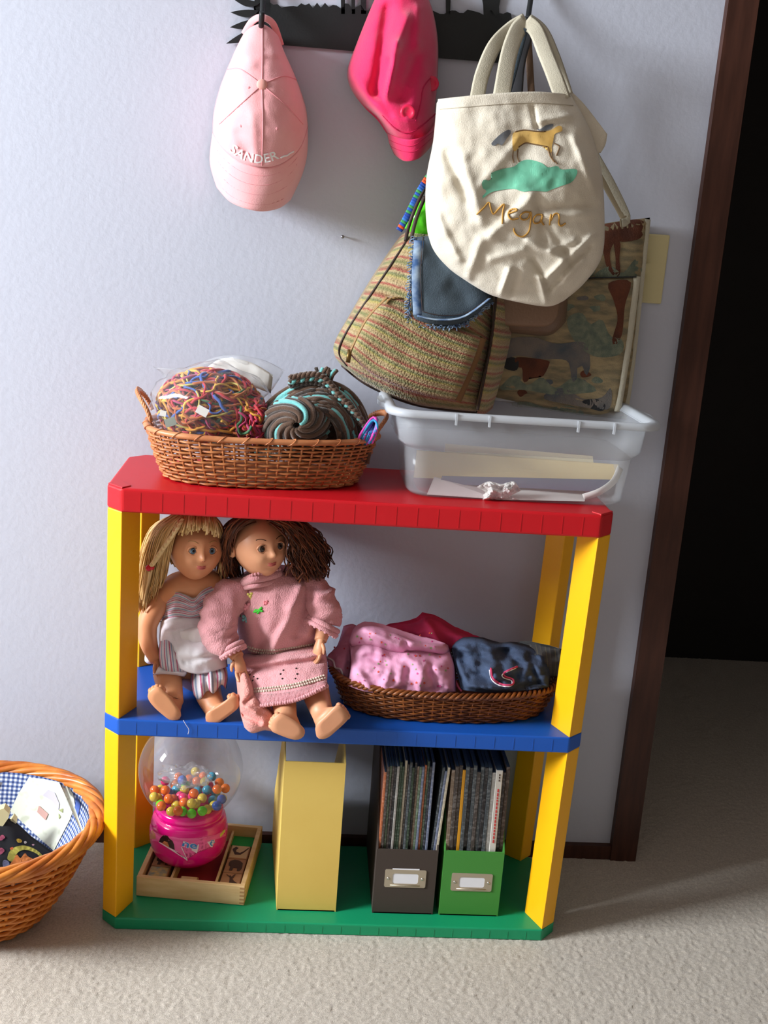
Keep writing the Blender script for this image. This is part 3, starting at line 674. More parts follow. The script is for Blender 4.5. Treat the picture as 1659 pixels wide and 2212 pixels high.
dec([(1092, 735), (1150, 728), (1200, 742), (1255, 738), (1270, 752), (1275, 790), (1266, 812), (1258, 790), (1248, 790), (1246, 818), (1236, 824), (1232, 800), (1222, 778), (1170, 776), (1120, 768), (1092, 772)], m_slate)
dec([(1116, 772), (1180, 778), (1186, 788), (1170, 815), (1160, 790), (1146, 788), (1142, 820), (1130, 824), (1128, 796), (1118, 792)], m_rust)
dec([(1090, 772), (1118, 776), (1116, 800), (1090, 795)], m_dark)
dec([(1086, 830), (1110, 812), (1140, 832), (1170, 815), (1200, 838), (1240, 815), (1275, 830), (1285, 846), (1200, 852), (1130, 842), (1080, 842)], m_sage)
dec([(1176, 862), (1185, 846), (1215, 838), (1240, 850), (1262, 862), (1300, 858), (1320, 838), (1318, 880), (1290, 884), (1230, 874)], m_slate)
dec([(1258, 866), (1290, 862), (1308, 876), (1300, 888), (1270, 880)], m_dark)
dec([(1105, 872), (1140, 868), (1180, 880), (1230, 876), (1262, 892), (1250, 896), (1160, 882), (1110, 878)], m_sage, tw)
rgm = random.Random(77)
for k_ in range(16):
    u_, v_ = rgm.uniform(1110, 1330), rgm.choice((rgm.uniform(640, 720), rgm.uniform(800, 850)))
    if u_ > 1340 - (v_ - 600) * .1: continue
    dec([(u_ + rgm.uniform(.6, 1.2) * 13 * math.cos(a_), v_ + rgm.uniform(.5, 1.2) * 8 * math.sin(a_)) for a_ in np.linspace(0, 6.283, 8)[:-1]], (m_sage, m_slate, m_sage, m_rust)[k_ % 4], off=0.0005)
dec([(1230, 540), (1262, 530), (1285, 560), (1280, 596), (1230, 598)], m_sage, tw)
for d in (0, 12): ribbon('strap', [(1165 + d, 100, .225), (1250 + d, 290, .235), (1310 + d, 400, .243), (1348 + d * .5, 470, .250), (1340 + d * .3, 482, .236)], 17, m_trimw if d else mat('tan_webbing', (150, 136, 110), .9), tb)

# ------------------------------------------------------------------ brown purse
m_lea = mat('taupe_leather', (112, 88, 70), 0.45, bump=0.2, bscale=260)
pu = root('leather_purse', at(1150, 722, .22), 'small taupe leather purse peeking out under the cream tote', 'purse')
pw_ = Patch([(1075, 560), (1150, 550), (1225, 570)], [(1225, 570), (1226, 650), (1222, 695)], [(1078, 715), (1130, 722), (1188, 724), (1222, 695)], [(1075, 560), (1074, 640), (1078, 715)], 0.224, 0.035, 26, 26, pw=0.3)
mk('body', pw_.geo, m_lea, pu)
fl2 = Patch([(1080, 570), (1150, 560), (1208, 575)], [(1208, 575), (1210, 640), (1206, 682)], [(1082, 702), (1130, 706), (1185, 704), (1206, 682)], [(1080, 570), (1079, 640), (1082, 702)], 0.188, 0.006, 20, 20, pw=0.3)
mk('flap', fl2.geo, mat('taupe_leather_flap', (132, 104, 82), 0.42, bump=0.2, bscale=260), pu)
ribbon('strap', [(1140, 70, .197), (1150, 240, .2), (1160, 420, .205), (1150, 556, .205)], 14, m_lea, pu)

# ------------------------------------------------------------------ striped woven backpack
def stripe_mat(name, ramp, scale=1.0, axis='Y', wob=0.03, weave=(90, 60)):
    m = bpy.data.materials.new(name); m.use_nodes = True; nt = m.node_tree; N = nt.nodes; L = nt.links; b = N['Principled BSDF']
    b.inputs['Roughness'].default_value = 0.9; b.inputs['Sheen Weight'].default_value = 0.2
    tc = N.new('ShaderNodeTexCoord'); sep = N.new('ShaderNodeSeparateXYZ'); L.new(tc.outputs['UV'], sep.inputs[0])
    nz = N.new('ShaderNodeTexNoise'); nz.inputs['Scale'].default_value = 9; mp = N.new('ShaderNodeMapping'); mp.inputs['Scale'].default_value = (3, 14, 1) if axis == 'Y' else (14, 3, 1)
    L.new(tc.outputs['UV'], mp.inputs[0]); L.new(mp.outputs[0], nz.inputs['Vector'])
    ma = N.new('ShaderNodeMath'); ma.operation = 'MULTIPLY_ADD'; ma.inputs[1].default_value = wob; L.new(nz.outputs['Fac'], ma.inputs[0]); L.new(sep.outputs[axis], ma.inputs[2])
    ms = N.new('ShaderNodeMath'); ms.operation = 'MULTIPLY'; ms.inputs[1].default_value = scale; L.new(ma.outputs[0], ms.inputs[0])
    fr = N.new('ShaderNodeMath'); fr.operation = 'FRACT'; L.new(ms.outputs[0], fr.inputs[0])
    r = N.new('ShaderNodeValToRGB'); cr_ = r.color_ramp; n = len(ramp)
    while len(cr_.elements) < n: cr_.elements.new(0.5)
    for i, (p, c) in enumerate(ramp): cr_.elements[i].position = p; cr_.elements[i].color = rgba(c)
    L.new(fr.outputs[0], r.inputs[0]); L.new(r.outputs[0], b.inputs['Base Color'])
    vo = N.new('ShaderNodeTexVoronoi'); mv = N.new('ShaderNodeMapping'); mv.inputs['Scale'].default_value = (weave[0], weave[1], 1); L.new(tc.outputs['UV'], mv.inputs[0]); L.new(mv.outputs[0], vo.inputs['Vector']); vo.inputs['Scale'].default_value = 1.0
    bp = N.new('ShaderNodeBump'); bp.inputs['Strength'].default_value = 0.55; bp.inputs['Distance'].default_value = 0.003; bp.invert = True
    L.new(vo.outputs['Distance'], bp.inputs['Height']); L.new(bp.outputs[0], b.inputs['Normal']); MATS[name] = m; return m
RAMP = [(0.0, (176, 150, 104)), (0.10, (196, 174, 130)), (0.18, (168, 74, 66)), (0.24, (186, 160, 112)), (0.36, (126, 128, 78)), (0.46, (190, 166, 120)), (0.56, (150, 110, 74)), (0.64, (170, 84, 72)), (0.70, (194, 172, 126)), (0.80, (120, 126, 82)), (0.88, (186, 170, 96)), (0.95, (190, 164, 118))]
RAMP = [(p_, tuple(int(x_ * 0.87) for x_ in c_)) for p_, c_ in RAMP]
m_strp = stripe_mat('striped_raffia', RAMP, 5.5, weave=(70, 90)); m_strp2 = stripe_mat('striped_raffia_pocket', RAMP, 3.6, weave=(56, 50)); m_strp3 = stripe_mat('striped_raffia_side', RAMP, 4.6, weave=(14, 60))
m_pipe = mat('dark_piping', (56, 40, 34), 0.6); m_zip = mat('zip_tape', (150, 116, 70), 0.6)
bp_ = root('striped_backpack', at(900, 890, .2), 'woven raffia backpack with red, green and tan stripes and zipped front pocket', 'backpack')
bw = Patch([(872, 506), (910, 492), (980, 520), (1072, 640)], [(1072, 640), (1064, 720), (1050, 800), (1030, 892)], [(738, 790), (800, 836), (900, 876), (1030, 892)], [(872, 506), (810, 596), (752, 690), (722, 742), (724, 770), (738, 790)], 0.252, 0.115, 46, 50, pw=0.22, rough=(0.006, 8), seed=2.0)
mk('body', bw.geo, m_strp, bp_)
sd = Patch([(1072, 620), (1090, 625), (1112, 635)], [(1112, 635), (1106, 720), (1088, 800), (1064, 882)], [(1030, 893), (1048, 894), (1064, 882)], [(1072, 620), (1064, 720), (1050, 800), (1030, 893)], lambda s, t: 0.165 + 0.07 * s, 0.022, 14, 40, pw=0.5)
mk('side_panel', sd.geo, m_strp3, bp_)
pk = Patch([(834, 640), (880, 648), (960, 695), (1042, 728)], [(1042, 728), (1020, 790), (986, 868)], [(752, 764), (810, 812), (900, 850), (986, 868)], [(834, 640), (790, 690), (752, 764)], lambda s, t: 0.150, 0.026, 34, 34, pw=0.3, rough=(0.004, 9), seed=6)
mk('front_pocket', pk.geo, m_strp2, bp_)
def seamline(pts, surf, r, m, flat=None, name='piping'): return stroke(name, pts, surf, r, m, bp_, 0.0012, 50, 6, flat)
seamline([(884, 512), (822, 606), (765, 690), (735, 745), (735, 770), (750, 790)], bw, 0.0019, m_pipe)
seamline([(740, 790), (800, 834), (900, 874), (1028, 890)], bw, 0.003, m_pipe)
seamline([(1072, 640), (1064, 720), (1050, 800), (1032, 886)], sd, 0.0020, m_pipe)
seamline([(836, 642), (792, 690), (756, 760)], pk, 0.0016, m_zip, 0.0045, 'zip')
seamline([(870, 644), (845, 645), (834, 655)], pk, 0.0016, m_zip, 0.004, 'zip')
seamline([(1042, 730), (1020, 790), (988, 866)], pk, 0.0020, mat('zip_flap', (122, 86, 48), 0.6), 0.0075, 'zip_flap')
zp = pk.pt(756, 755, 0.004); mk('zip_pull', tube([zp, zp + Vector((-.002, -.003, -.02))], 0.0022, 8, flat=0.0035), mat('brass', (120, 92, 50), 0.35, metal=0.8), bp_)
ribbon('strap', [(1132, 66, .196), (1060, 250, .2), (960, 400, .2), (893, 500, .19)], 12, m_pipe, bp_); ribbon('strap', [(1140, 66, .192), (1120, 140, .19), (1110, 260, .2), (1080, 420, .21), (1060, 600, .2)], 26, mat('grey_webbing', (70, 70, 74), .9), bp_)
for q in ([(922, 398, .17), (905, 432, .165), (893, 460, .16), (882, 492, .16), (876, 520, .15)], [(918, 425, .165), (900, 470, .155), (892, 500, .15), (888, 520, .145)]):
    mk('cord', tube(cat_rom([at(*p) for p in q], 24), 0.0028, 8), m_pipe, bp_)
# ------------------------------------------------------------------ lime purse, beaded lanyard
m_lime = mat('lime_vinyl', (96, 226, 40), 0.25, spec=0.6)
lw = Patch([(902, 436), (930, 430), (965, 440)], [(965, 440), (962, 480), (955, 512)], [(868, 488), (900, 508), (955, 512)], [(902, 436), (884, 458), (868, 488)], 0.195, 0.022, 24, 20, pw=0.5, rough=(0.004, 20))
lp = mk('lime_purse', lw.geo, m_lime, label='glossy lime green vinyl purse squeezed between backpack and cream tote', cat='purse')
lan = root('striped_lanyard', at(868, 496, .165), 'narrow blue and green banded strap beside the lime purse', 'strap')
pth = cat_rom([at(934, 372, .17), at(922, 388, .168), at(906, 414, .166), at(893, 440, .166), at(876, 474, .168), at(862, 498, .170)], 25)
lc = [mat('band_%d' % i, c, 0.6) for i, c in enumerate(((226, 86, 40), (40, 88, 180), (54, 116, 200), (60, 150, 84), (36, 70, 160)))]
for i in range(24):
    p0, p1 = pth[i], pth[i + 1]; mi = 0 if i in (3, 4, 22) else (1, 2, 3, 1, 3, 4)[i % 6]
    fixn(mk('band', tube([p0, p1], 0.0012, 8, flat=0.0052, upv=(0, 1, 0)), lc[mi], lan))
# ------------------------------------------------------------------ frayed denim purse
m_den = mat('denim', (78, 92, 102), 0.9, c2=(46, 56, 66), scale=9, bump=0.3, bscale=600, contrast=(0.3, 0.7)); m_dene = mat('denim_edge', (58, 88, 132), 0.9, c2=(150, 168, 186), scale=60)
dn = root('denim_purse', at(960, 705, .14), 'frayed blue denim purse flap lying over the striped backpack', 'purse')
dw = Patch([(898, 512), (940, 512), (985, 540), (1020, 575)], [(1020, 575), (1050, 620), (1066, 652)], [(889, 694), (940, 704), (1000, 700), (1066, 652)], [(898, 512), (888, 600), (889, 694)], 0.134, 0.016, 30, 30, pw=0.3, wr=((930, 560, 1000, 640, -0.006, 22), (905, 540, 960, 600, 0.004, 14)), rough=(0.004, 12), seed=3)
mk('flap', dw.geo, m_den, dn)
for q in ([(905, 520), (900, 600), (903, 680)], [(903, 682), (945, 690), (1000, 684), (1056, 645)]):
    stroke('edge_band', q, dw, 0.0012, m_dene, dn, 0.0012, 40, 6, flat=0.0085); stroke('stitching', [(a + 9, b - 9) for a, b in q], dw, 0.0006, m_pipe, dn, 0.0012, 40, 5)
rg = random.Random(8); g = []
E_ = cat_rom([(897, 512, 0), (888, 600, 0), (889, 694, 0), (940, 704, 0), (1000, 700, 0), (1064, 655, 0)], 150)
for p in E_:
    for k in range(2):
        a = dw.pt(p.x, p.y, 0.002); b = at(p.x + rg.uniform(-13, 4) * (1 if p.y < 690 else .4), p.y + rg.uniform(-4, 12) * (1 if p.y > 685 else .4), dw.y(p.x, p.y) - rg.uniform(0, .006))
        g.append(tube(cat_rom([a, a.lerp(b, .5) + Vector((rg.uniform(-.003, .003), -.002, rg.uniform(-.003, .003))), b], 6), 0.0007, 4))
mk('fringe', join(*g), mat('denim_fringe', (148, 166, 184), 0.9, c2=(80, 108, 146), scale=80), dn, kind='stuff')
ribbon('strap', [(1136, 62, .184), (1085, 240, .17), (1010, 400, .15), (945, 515, .128)], 10, m_den, dn)

# ------------------------------------------------------------------ cream canvas tote
m_can = mat('cream_canvas', (222, 214, 198), 0.92, c2=(212, 202, 184), scale=14, bump=0.25, bscale=600, sheen=0.15)
tt = root('canvas_tote', at(1120, 662, .1), 'cream canvas tote bag painted with a horse, green hill and gold name', 'bag')
CR = [(965, 330, 1010, 430, -.008, 16), (1000, 340, 1040, 480, .006, 18), (940, 460, 990, 560, .008, 14), (1150, 425, 1060, 510, .008, 16), (1160, 430, 1175, 520, -.007, 14), (1300, 445, 1165, 450, -.005, 10), (1300, 462, 1165, 470, .006, 12),
      (1290, 500, 1180, 600, .009, 10), (1275, 530, 1185, 625, -.008, 9), (1150, 560, 1180, 610, -.008, 9), (1140, 520, 1215, 560, .007, 10), (1075, 655, 1100, 585, .009, 10), (1100, 650, 1120, 590, -.006, 10), (1180, 655, 1165, 600, .008, 9), (1230, 560, 1180, 480, -.006, 12),
      (1060, 560, 1130, 540, .005, 12), (1010, 600, 1040, 520, .006, 14), (1150, 230, 1160, 275, -.006, 8), (1165, 262, 1230, 250, .006, 8), (1240, 300, 1290, 420, .006, 12), (1040, 400, 1120, 300, .004, 14), (1220, 600, 1260, 560, .006, 9), (1190, 540, 1240, 520, .006, 8)]
tn = Patch([(946, 214), (1020, 206), (1095, 200), (1165, 198), (1232, 204)], [(1232, 204), (1272, 275), (1298, 360), (1306, 470), (1300, 555), (1262, 612), (1218, 650)], [(1012, 610), (1062, 638), (1130, 655), (1185, 662), (1218, 650)],
           [(946, 214), (938, 300), (923, 380), (921, 460), (932, 530), (968, 578), (1012, 610)], 0.118, 0.062, 90, 100, prof=lambda s, t: max(4 * s * (1 - s), 0) ** 0.45 * (0.35 + 0.65 * math.sin(math.pi * min(1.0, 0.12 + 0.88 * t)) ** 0.55), wr=[(a, b, c, d, A * 1.05, w_ * 0.72) for a, b, c, d, A, w_ in CR], rough=(0.012, 7), seed=5.2)
mk('body', tn.geo, m_can, tt)
fixn(mk('back_corner', sheet([(1226, 190), (1262, 225), (1312, 290)], [(1312, 290), (1308, 312), (1298, 330)], [(1226, 330), (1262, 330), (1298, 330)], [(1226, 190), (1226, 260), (1226, 330)], lambda s, t: 0.128, 0.003, 12, 12).geo, m_can, tt))
stroke('hem_stitching', [(950, 236), (1020, 230), (1095, 224), (1165, 222), (1238, 228)], tn, 0.0006, mat('canvas_thread', (188, 178, 160), .9), tt, 0.0005, 50, 5)
m_strap = mat('canvas_strap', (196, 188, 168), 0.92, c2=(180, 172, 152), scale=14, bump=0.25, bscale=600)
ribbon('handle', [(1080, 226, .093), (1086, 190, .100), (1100, 115, .140), (1118, 66, .178), (1136, 48, .190)], 32, m_strap, tt, 0.0013)
ribbon('handle', [(1136, 47, .190), (1158, 66, .175), (1180, 120, .140), (1200, 170, .108), (1216, 215, .098)], 30, m_strap, tt, 0.0013)
ribbon('handle', [(1030, 215, .121), (1042, 160, .135), (1068, 100, .165), (1105, 62, .19), (1136, 44, .196)], 28, m_strap, tt, 0.0013)
ribbon('handle', [(1138, 44, .196), (1170, 70, .18), (1195, 125, .15), (1222, 205, .121)], 28, m_strap, tt, 0.0013)
# the painting
m_oc = mat('ochre_paint', (214, 168, 84), 0.8, c2=(226, 186, 110), scale=40); m_gp = mat('green_paint', (92, 176, 142), 0.8, c2=(126, 192, 164), scale=22, contrast=(0.3, 0.75)); m_gr = mat('grey_paint', (92, 96, 102), 0.8, c2=(130, 132, 136), scale=60)
m_ol = mat('brown_outline', (120, 92, 62), 0.8)
def pt_(poly, m, name): decal(name, poly, tn, m, tt, 0.0009, 7, smooth=len(poly) * 3)
pt_([(1107, 293), (1112, 285), (1132, 281), (1160, 284), (1178, 284), (1192, 280), (1203, 273), (1212, 272), (1215, 282), (1206, 286), (1198, 290), (1195, 305), (1192, 316), (1192, 330), (1186, 328), (1182, 317), (1170, 315), (1150, 311), (1135, 310), (1122, 318), (1114, 326), (1108, 324)], m_oc, 'painted_horse')
pt_([(1061, 311), (1072, 298), (1088, 285), (1100, 280), (1104, 286), (1094, 300), (1084, 314), (1076, 310), (1068, 315)], m_gr, 'painted_tail')
pt_([(1158, 276), (1166, 279), (1180, 271), (1196, 268), (1190, 277), (1175, 283), (1168, 285)], m_gr, 'painted_mane')
pt_([(1041, 395), (1046, 388), (1058, 390), (1070, 375), (1062, 373), (1090, 364), (1110, 360), (1126, 348), (1145, 345), (1170, 352), (1184, 362), (1204, 358), (1212, 366), (1246, 366), (1242, 385), (1232, 395), (1212, 402), (1190, 410), (1180, 414), (1150, 412), (1130, 414), (1110, 408), (1085, 410), (1060, 416), (1044, 428), (1042, 424), (1052, 412), (1044, 408)], m_gp, 'painted_hill')
for q in ([(1112, 285), (1132, 281), (1160, 284), (1178, 284)], [(1120, 318), (1135, 309), (1150, 311), (1182, 317)], [(1109, 324), (1108, 340), (1110, 351)], [(1119, 322), (1118, 338), (1121, 349)], [(1191, 328), (1194, 342), (1204, 354)], [(1183, 318), (1189, 338), (1198, 350)], [(1196, 309), (1208, 316), (1206, 326), (1202, 336)]):
    stroke('painted_outline', q, tn, 0.0009, m_ol, tt, 0.0008, 20, 5)
m_gold = mat('gold_paint', (196, 148, 70), 0.6)
for q in ([(1030, 463), (1044, 450), (1056, 437), (1060, 450), (1066, 462), (1078, 450), (1089, 441), (1086, 458), (1085, 483)],
          [(1097, 462), (1110, 457), (1117, 454), (1112, 451), (1101, 455), (1098, 466), (1106, 474), (1120, 472)],
          [(1145, 459), (1134, 458), (1124, 466), (1128, 474), (1140, 472), (1147, 458), (1146, 480), (1142, 500), (1130, 511), (1117, 508), (1110, 498), (1111, 493)],
          [(1172, 464), (1160, 464), (1152, 474), (1155, 482), (1166, 480), (1172, 465), (1170, 478), (1175, 486)],
          [(1187, 486), (1190, 463), (1190, 476), (1196, 464), (1204, 461), (1208, 468), (1207, 482), (1212, 488), (1222, 482)]):
    stroke('gold_lettering', q, tn, 0.0013, m_gold, tt, 0.0016, 70, 6)

at = _at
# ------------------------------------------------------------------ dolls
m_skin = mat('doll_vinyl', (214, 150, 108), 0.42, c2=(208, 142, 102), scale=10, spec=0.4, sss=0.12)
m_skin2 = mat('doll_vinyl_fair', (218, 160, 122), 0.42, c2=(212, 150, 114), scale=10, spec=0.4, sss=0.12)
m_lip = mat('doll_lip', (184, 92, 86), 0.4); m_scl = mat('eye_white', (222, 218, 214), 0.2); m_pup = mat('eye_pupil', (12, 10, 10), 0.15); m_lash = mat('eye_lash', (34, 24, 20), 0.6)
def head(parent, c, R, yaw, pitch, roll, skin, iris, brow):
    M3 = Matrix.Rotation(yaw, 3, 'Z') @ Matrix.Rotation(pitch, 3, 'X') @ Matrix.Rotation(roll, 3, 'Y'); c = Vector(c)
    def W(p): return c + M3 @ (Vector(p) * R)
    def shape(d):
        x, y, z = d; p = Vector((x * 0.90, y * 0.95, z * 1.06))
        if z < 0.1: k = (0.1 - z) ** 1.6; p.x *= 1 - 0.20 * k; p.y *= 1 - 0.06 * k
        if y < 0:
            def G(cx, cz, sx, sz, A):
                return A * math.exp(-((x - cx) / sx) ** 2 - ((z - cz) / sz) ** 2)
            o = G(0, -0.17, 0.085, 0.11, 0.20) + G(0, 0.02, 0.07, 0.20, 0.05) + G(0, -0.21, 0.15, 0.07, 0.05) + G(0, -0.47, 0.20, 0.10, 0.055) - G(0.34, 0.04, 0.17, 0.13, 0.075) - G(-0.34, 0.04, 0.17, 0.13, 0.075) \
                + G(0.46, -0.30, 0.22, 0.22, 0.055) + G(-0.46, -0.30, 0.22, 0.22, 0.055) + G(0, -0.78, 0.24, 0.18, 0.07) + G(0, 0.45, 0.6, 0.3, 0.02) - G(0, -0.62, 0.2, 0.06, 0.03) - G(0, -0.335, .06, .05, .02)
            p.y -= o
        return p
    n, m = 72, 60; rings = []
    for i in range(m + 1):
        a = math.pi * i / m; q = max(math.sin(a), 1e-3)
        rings.append([W(shape((q * math.sin(2 * math.pi * j / n), -q * math.cos(2 * math.pi * j / n), -math.cos(a)))) for j in range(n)])
    h = fixn(mk('head', loft(rings), skin, parent))
    def surf(x, z):
        y = -math.sqrt(max(1 - x * x - z * z, 0.01)); return shape((x, y, z))
    for sx in (-1, 1):
        q = surf(sx * 0.34, 0.04); e = Vector((q.x, q.y + 0.085, q.z)); r = 0.150
        mk('eye', sphere(W(e), R * r, 20, 14), m_scl, h)
        for mm, rad, dist, nm in ((iris, 0.098, 0.118, 'iris'), (m_pup, 0.052, 0.1415, 'pupil')):
            rr_ = []
            for k2, yy in ((1.0, dist), (0.92, dist + .008), (0.6, dist + 0.020), (0.02, dist + 0.026)):
                rr_.append([W(e + Vector((rad * k2 * math.cos(2 * math.pi * j / 16), -yy, rad * k2 * math.sin(2 * math.pi * j / 16)))) for j in range(16)])
            fixn(mk(nm, loft(rr_), mm, h))
        lid = [W(e + Vector((0.168 * math.cos(a), -0.085 - 0.06 * math.sin(a), 0.125 * math.sin(a)))) for a in np.linspace(0.05, math.pi - 0.05, 16)]
        mk('eyelash', tube(lid, R * 0.020, 6), m_lash, h)
        lid2 = [W(e + Vector((0.168 * math.cos(a), -0.082 - 0.055 * math.sin(a), 0.150 * math.sin(a)))) for a in np.linspace(0.05, math.pi - 0.05, 16)]
        mk('eyelid', tube(lid2, R * 0.035, 6), skin, h)
        lid3 = [W(e + Vector((0.158 * math.cos(a), -0.078 - 0.05 * math.sin(a), -0.120 * math.sin(a)))) for a in np.linspace(0.05, math.pi - 0.05, 16)]
        mk('lower_eyelid', tube(lid3, R * 0.022, 6), skin, h)
        br = [W(surf(sx * (0.20 + 0.32 * s), 0.29 + 0.06 * math.sin(math.pi * s * 0.8)) + Vector((0, -0.006, 0))) for s in np.linspace(0, 1, 10)]
        mk('eyebrow', tube(br, R * 0.012, 5), brow, h)
        ec = Vector((sx * 0.92, 0.08, -0.08)); ring = []
        for k2, xx in ((1.0, 0), (1.05, 0.06), (0.85, 0.12), (0.55, 0.07), (0.1, 0.05)):
            ring.append([W(ec + Vector((sx * xx - 0.02 * sx, 0.02 + 0.12 * k2 * math.cos(t) + xx * 0.5, 0.19 * k2 * math.sin(t) - 0.02 * math.cos(t)))) for t in np.linspace(0, 2 * math.pi, 17)[:-1]])
        fixn(mk('ear', loft(ring), skin, h))
        mk('nostril', sphere(W(surf(sx * 0.05, -0.245) + Vector((0, 0.004, 0))), R * 0.014, 8, 6), m_lip, h)
    for nm, z0, th, cv in (('upper_lip', -0.445, 0.036, 0.02), ('lower_lip', -0.505, 0.044, -0.022)):
        P = [W(surf(x, z0 + (0.030 * (abs(x) / 0.2) ** 2) - (0.012 if (nm == 'upper_lip' and abs(x) < .03) else 0)) + Vector((0, 0.010, 0))) for x in np.linspace(-0.19, 0.19, 15)]
        rad = [R * th * max(0.15, (1 - (abs(i - 7) / 7.2) ** 2) ** 0.6) for i in range(15)]
        mk(nm, tube(P, rad, 8), m_lip, h)
    return h, W
def hair(parent, name, guides, n, r, mats, seed, jit=0.004, weights=(3, 2, 2), curl=0.0, flat=2.0, pts=14, taper=0.4):
    rg = random.Random(seed); G = [cat_rom([at(*p) for p in g], pts) for g in guides]; V, Fc, MI = [], [], []
    for k in range(n):
        f = rg.random() * (len(G) - 1); i = min(int(f), len(G) - 2); t = f - i
        j0 = Vector((rg.gauss(0, jit), rg.gauss(0, jit), rg.gauss(0, jit))); j1 = Vector((rg.gauss(0, jit), rg.gauss(0, jit), rg.gauss(0, jit))) * 1.6
        ph = rg.uniform(0, 6.28); L = rg.uniform(0.82, 1.0); P = []
        for s in range(pts):
            q = s / (pts - 1) * L; a = q * (pts - 1); i0 = min(int(a), pts - 2); fr = a - i0
            p = G[i][i0].lerp(G[i][i0 + 1], fr).lerp(G[i + 1][i0].lerp(G[i + 1][i0 + 1], fr), t) + j0.lerp(j1, s / (pts - 1))
            if curl: p += Vector((math.cos(ph + q * 16), math.sin(ph + q * 16), 0.4 * math.sin(ph + 2 + q * 14))) * curl * q
            if p.z > RB - 0.006: p.z = RB - 0.006
            P.append(p)
        g = tube(P, [r * (1 - taper * s / pts) for s in range(pts)], 6, flat=[r * flat * (1 - taper * s / pts) for s in range(pts)]); o = len(V); mi = rg.choices(range(len(mats)), weights)[0]
        V += g[0]; Fc += [tuple(x + o for x in f_) for f_ in g[1]]; MI += [mi] * len(g[1])
    return mkm(name, (V, Fc, None, MI), mats, parent)
def scalp(parent, W, R, m, front=-0.18, name='wig_cap', sc=1.05):
    n, mm = 40, 30; V, Fc = [], []
    for i in range(mm + 1):
        a = math.pi * i / mm; q = max(math.sin(a), 1e-3)
        for j in range(n): V.append(Vector((q * math.sin(2 * math.pi * j / n), -q * math.cos(2 * math.pi * j / n), -math.cos(a))))
    for i in range(mm):
        for j in range(n):
            a, b = i * n + j, i * n + (j + 1) % n; c = (V[a] + V[b] + V[a + n] + V[b + n]) / 4
            if c.y + 0.55 * (c.z - 0.35) > front - 0.0 and c.z > -0.75: Fc.append((a, b, b + n, a + n))
    used = sorted({i for f in Fc for i in f}); ix = {u: k for k, u in enumerate(used)}
    V2 = []
    for u in used:
        p = W(Vector((V[u].x * 0.95, V[u].y * 1.0, V[u].z * 1.08)) * sc); p.z = min(p.z, RB - 0.004); V2.append(p)
    o = mk(name, (V2, [tuple(ix[i] for i in f) for f in Fc]), m, parent); solid(o, 0.002, 0); return o
def limb(P, R, n=16, k=28): 
    c = cat_rom(P, k); f = np.linspace(0, len(R) - 1, k); return tube(c, [float(np.interp(x, range(len(R)), R)) for x in f], n)
def hand(w, d, nrm, s, thumb):
    d = Vector(d).normalized(); nrm = (Vector(nrm) - d * Vector(nrm).dot(d)).normalized(); side = d.cross(nrm) * thumb; w = Vector(w); g = []
    P = [w - d * 0.2 * s, w, w + d * 0.30 * s, w + d * 0.55 * s, w + d * 0.62 * s]
    g.append(tube(P, [0.14 * s, 0.15 * s, 0.15 * s, 0.13 * s, 0.05 * s], 12, flat=[0.17 * s, 0.19 * s, 0.25 * s, 0.25 * s, 0.18 * s], upv=nrm))
    for i, (o, L) in enumerate(((0.185, 0.42), (0.065, 0.48), (-0.055, 0.45), (-0.165, 0.36))):
        b = w + d * 0.50 * s + side * o * s; dd = (d + side * (o * 0.35)).normalized()
        g.append(tube(cat_rom([b, b + dd * L * 0.5 * s - nrm * -0.02 * s, b + dd * L * 0.85 * s + nrm * 0.10 * s, b + dd * L * s + nrm * 0.20 * s], 12), [0.068 * s] * 9 + [0.058 * s, 0.046 * s, 0.02 * s], 8))
    b = w + d * 0.12 * s + side * 0.15 * s
    g.append(tube(cat_rom([b, b + d * 0.15 * s + side * 0.16 * s, b + d * 0.38 * s + side * 0.22 * s], 10), [0.085 * s, 0.085 * s, .083 * s, .08 * s, .078 * s, .075 * s, .07 * s, .062 * s, .05 * s, .02 * s], 8))
    return join(*g)
def foot_leg(sole, ysole, ankle, calf, knee, thigh, toe_ids):
    """sole outline (px) faces the room; the leg runs back from it"""
    n = 28; S_ = cat_rom([(a, b, 0) for a, b in sole], n, closed=True); cx = sum(p.x for p in S_) / n; cy = sum(p.y for p in S_) / n
    rings = []
    for k, y in ((0.06, ysole), (0.6, ysole - .0003), (0.93, ysole), (1.0, ysole + 0.003), (1.0, ysole + 0.009), (0.92, ysole + 0.014)):
        rings.append([at(cx + (p.x - cx) * k, cy + (p.y - cy) * k, y) for p in S_])
    chain = [(ankle, 0.0165), (calf, 0.021), (knee, 0.024), (thigh, 0.028)]
    P = cat_rom([at(*c[0]) for c in chain], 14); Rr = np.interp(np.linspace(0, 3, 14), range(4), [c[1] for c in chain])
    start = [(p - at(cx, cy, ysole)) for p in rings[0]]
    for i in range(14):
        t = (P[min(i + 1, 13)] - P[max(i - 1, 0)]).normalized(); ring = []
        for p in S_:
            d = at(p.x, p.y, ysole) - at(cx, cy, ysole); d = d - t * d.dot(t); ring.append(P[i] + d.normalized() * float(Rr[i]))
        if i == 0: # bridge instep
            rings.append([(a.lerp(b, 0.55)) for a, b in zip(rings[-1], ring)])
        rings.append(ring)
    g = [loft(rings)]
    for i in toe_ids:
        p = S_[i]; q = at(cx + (p.x - cx) * 0.93, cy + (p.y - cy) * 0.95, ysole + 0.009); g.append(sphere(q, 0.0050, 10, 8, (1, 1.3, 1)))
    return join(*g)
def Zpx(L): return [(200 + a * 0.3496, 1080 + b * 0.3496) for a, b in L]
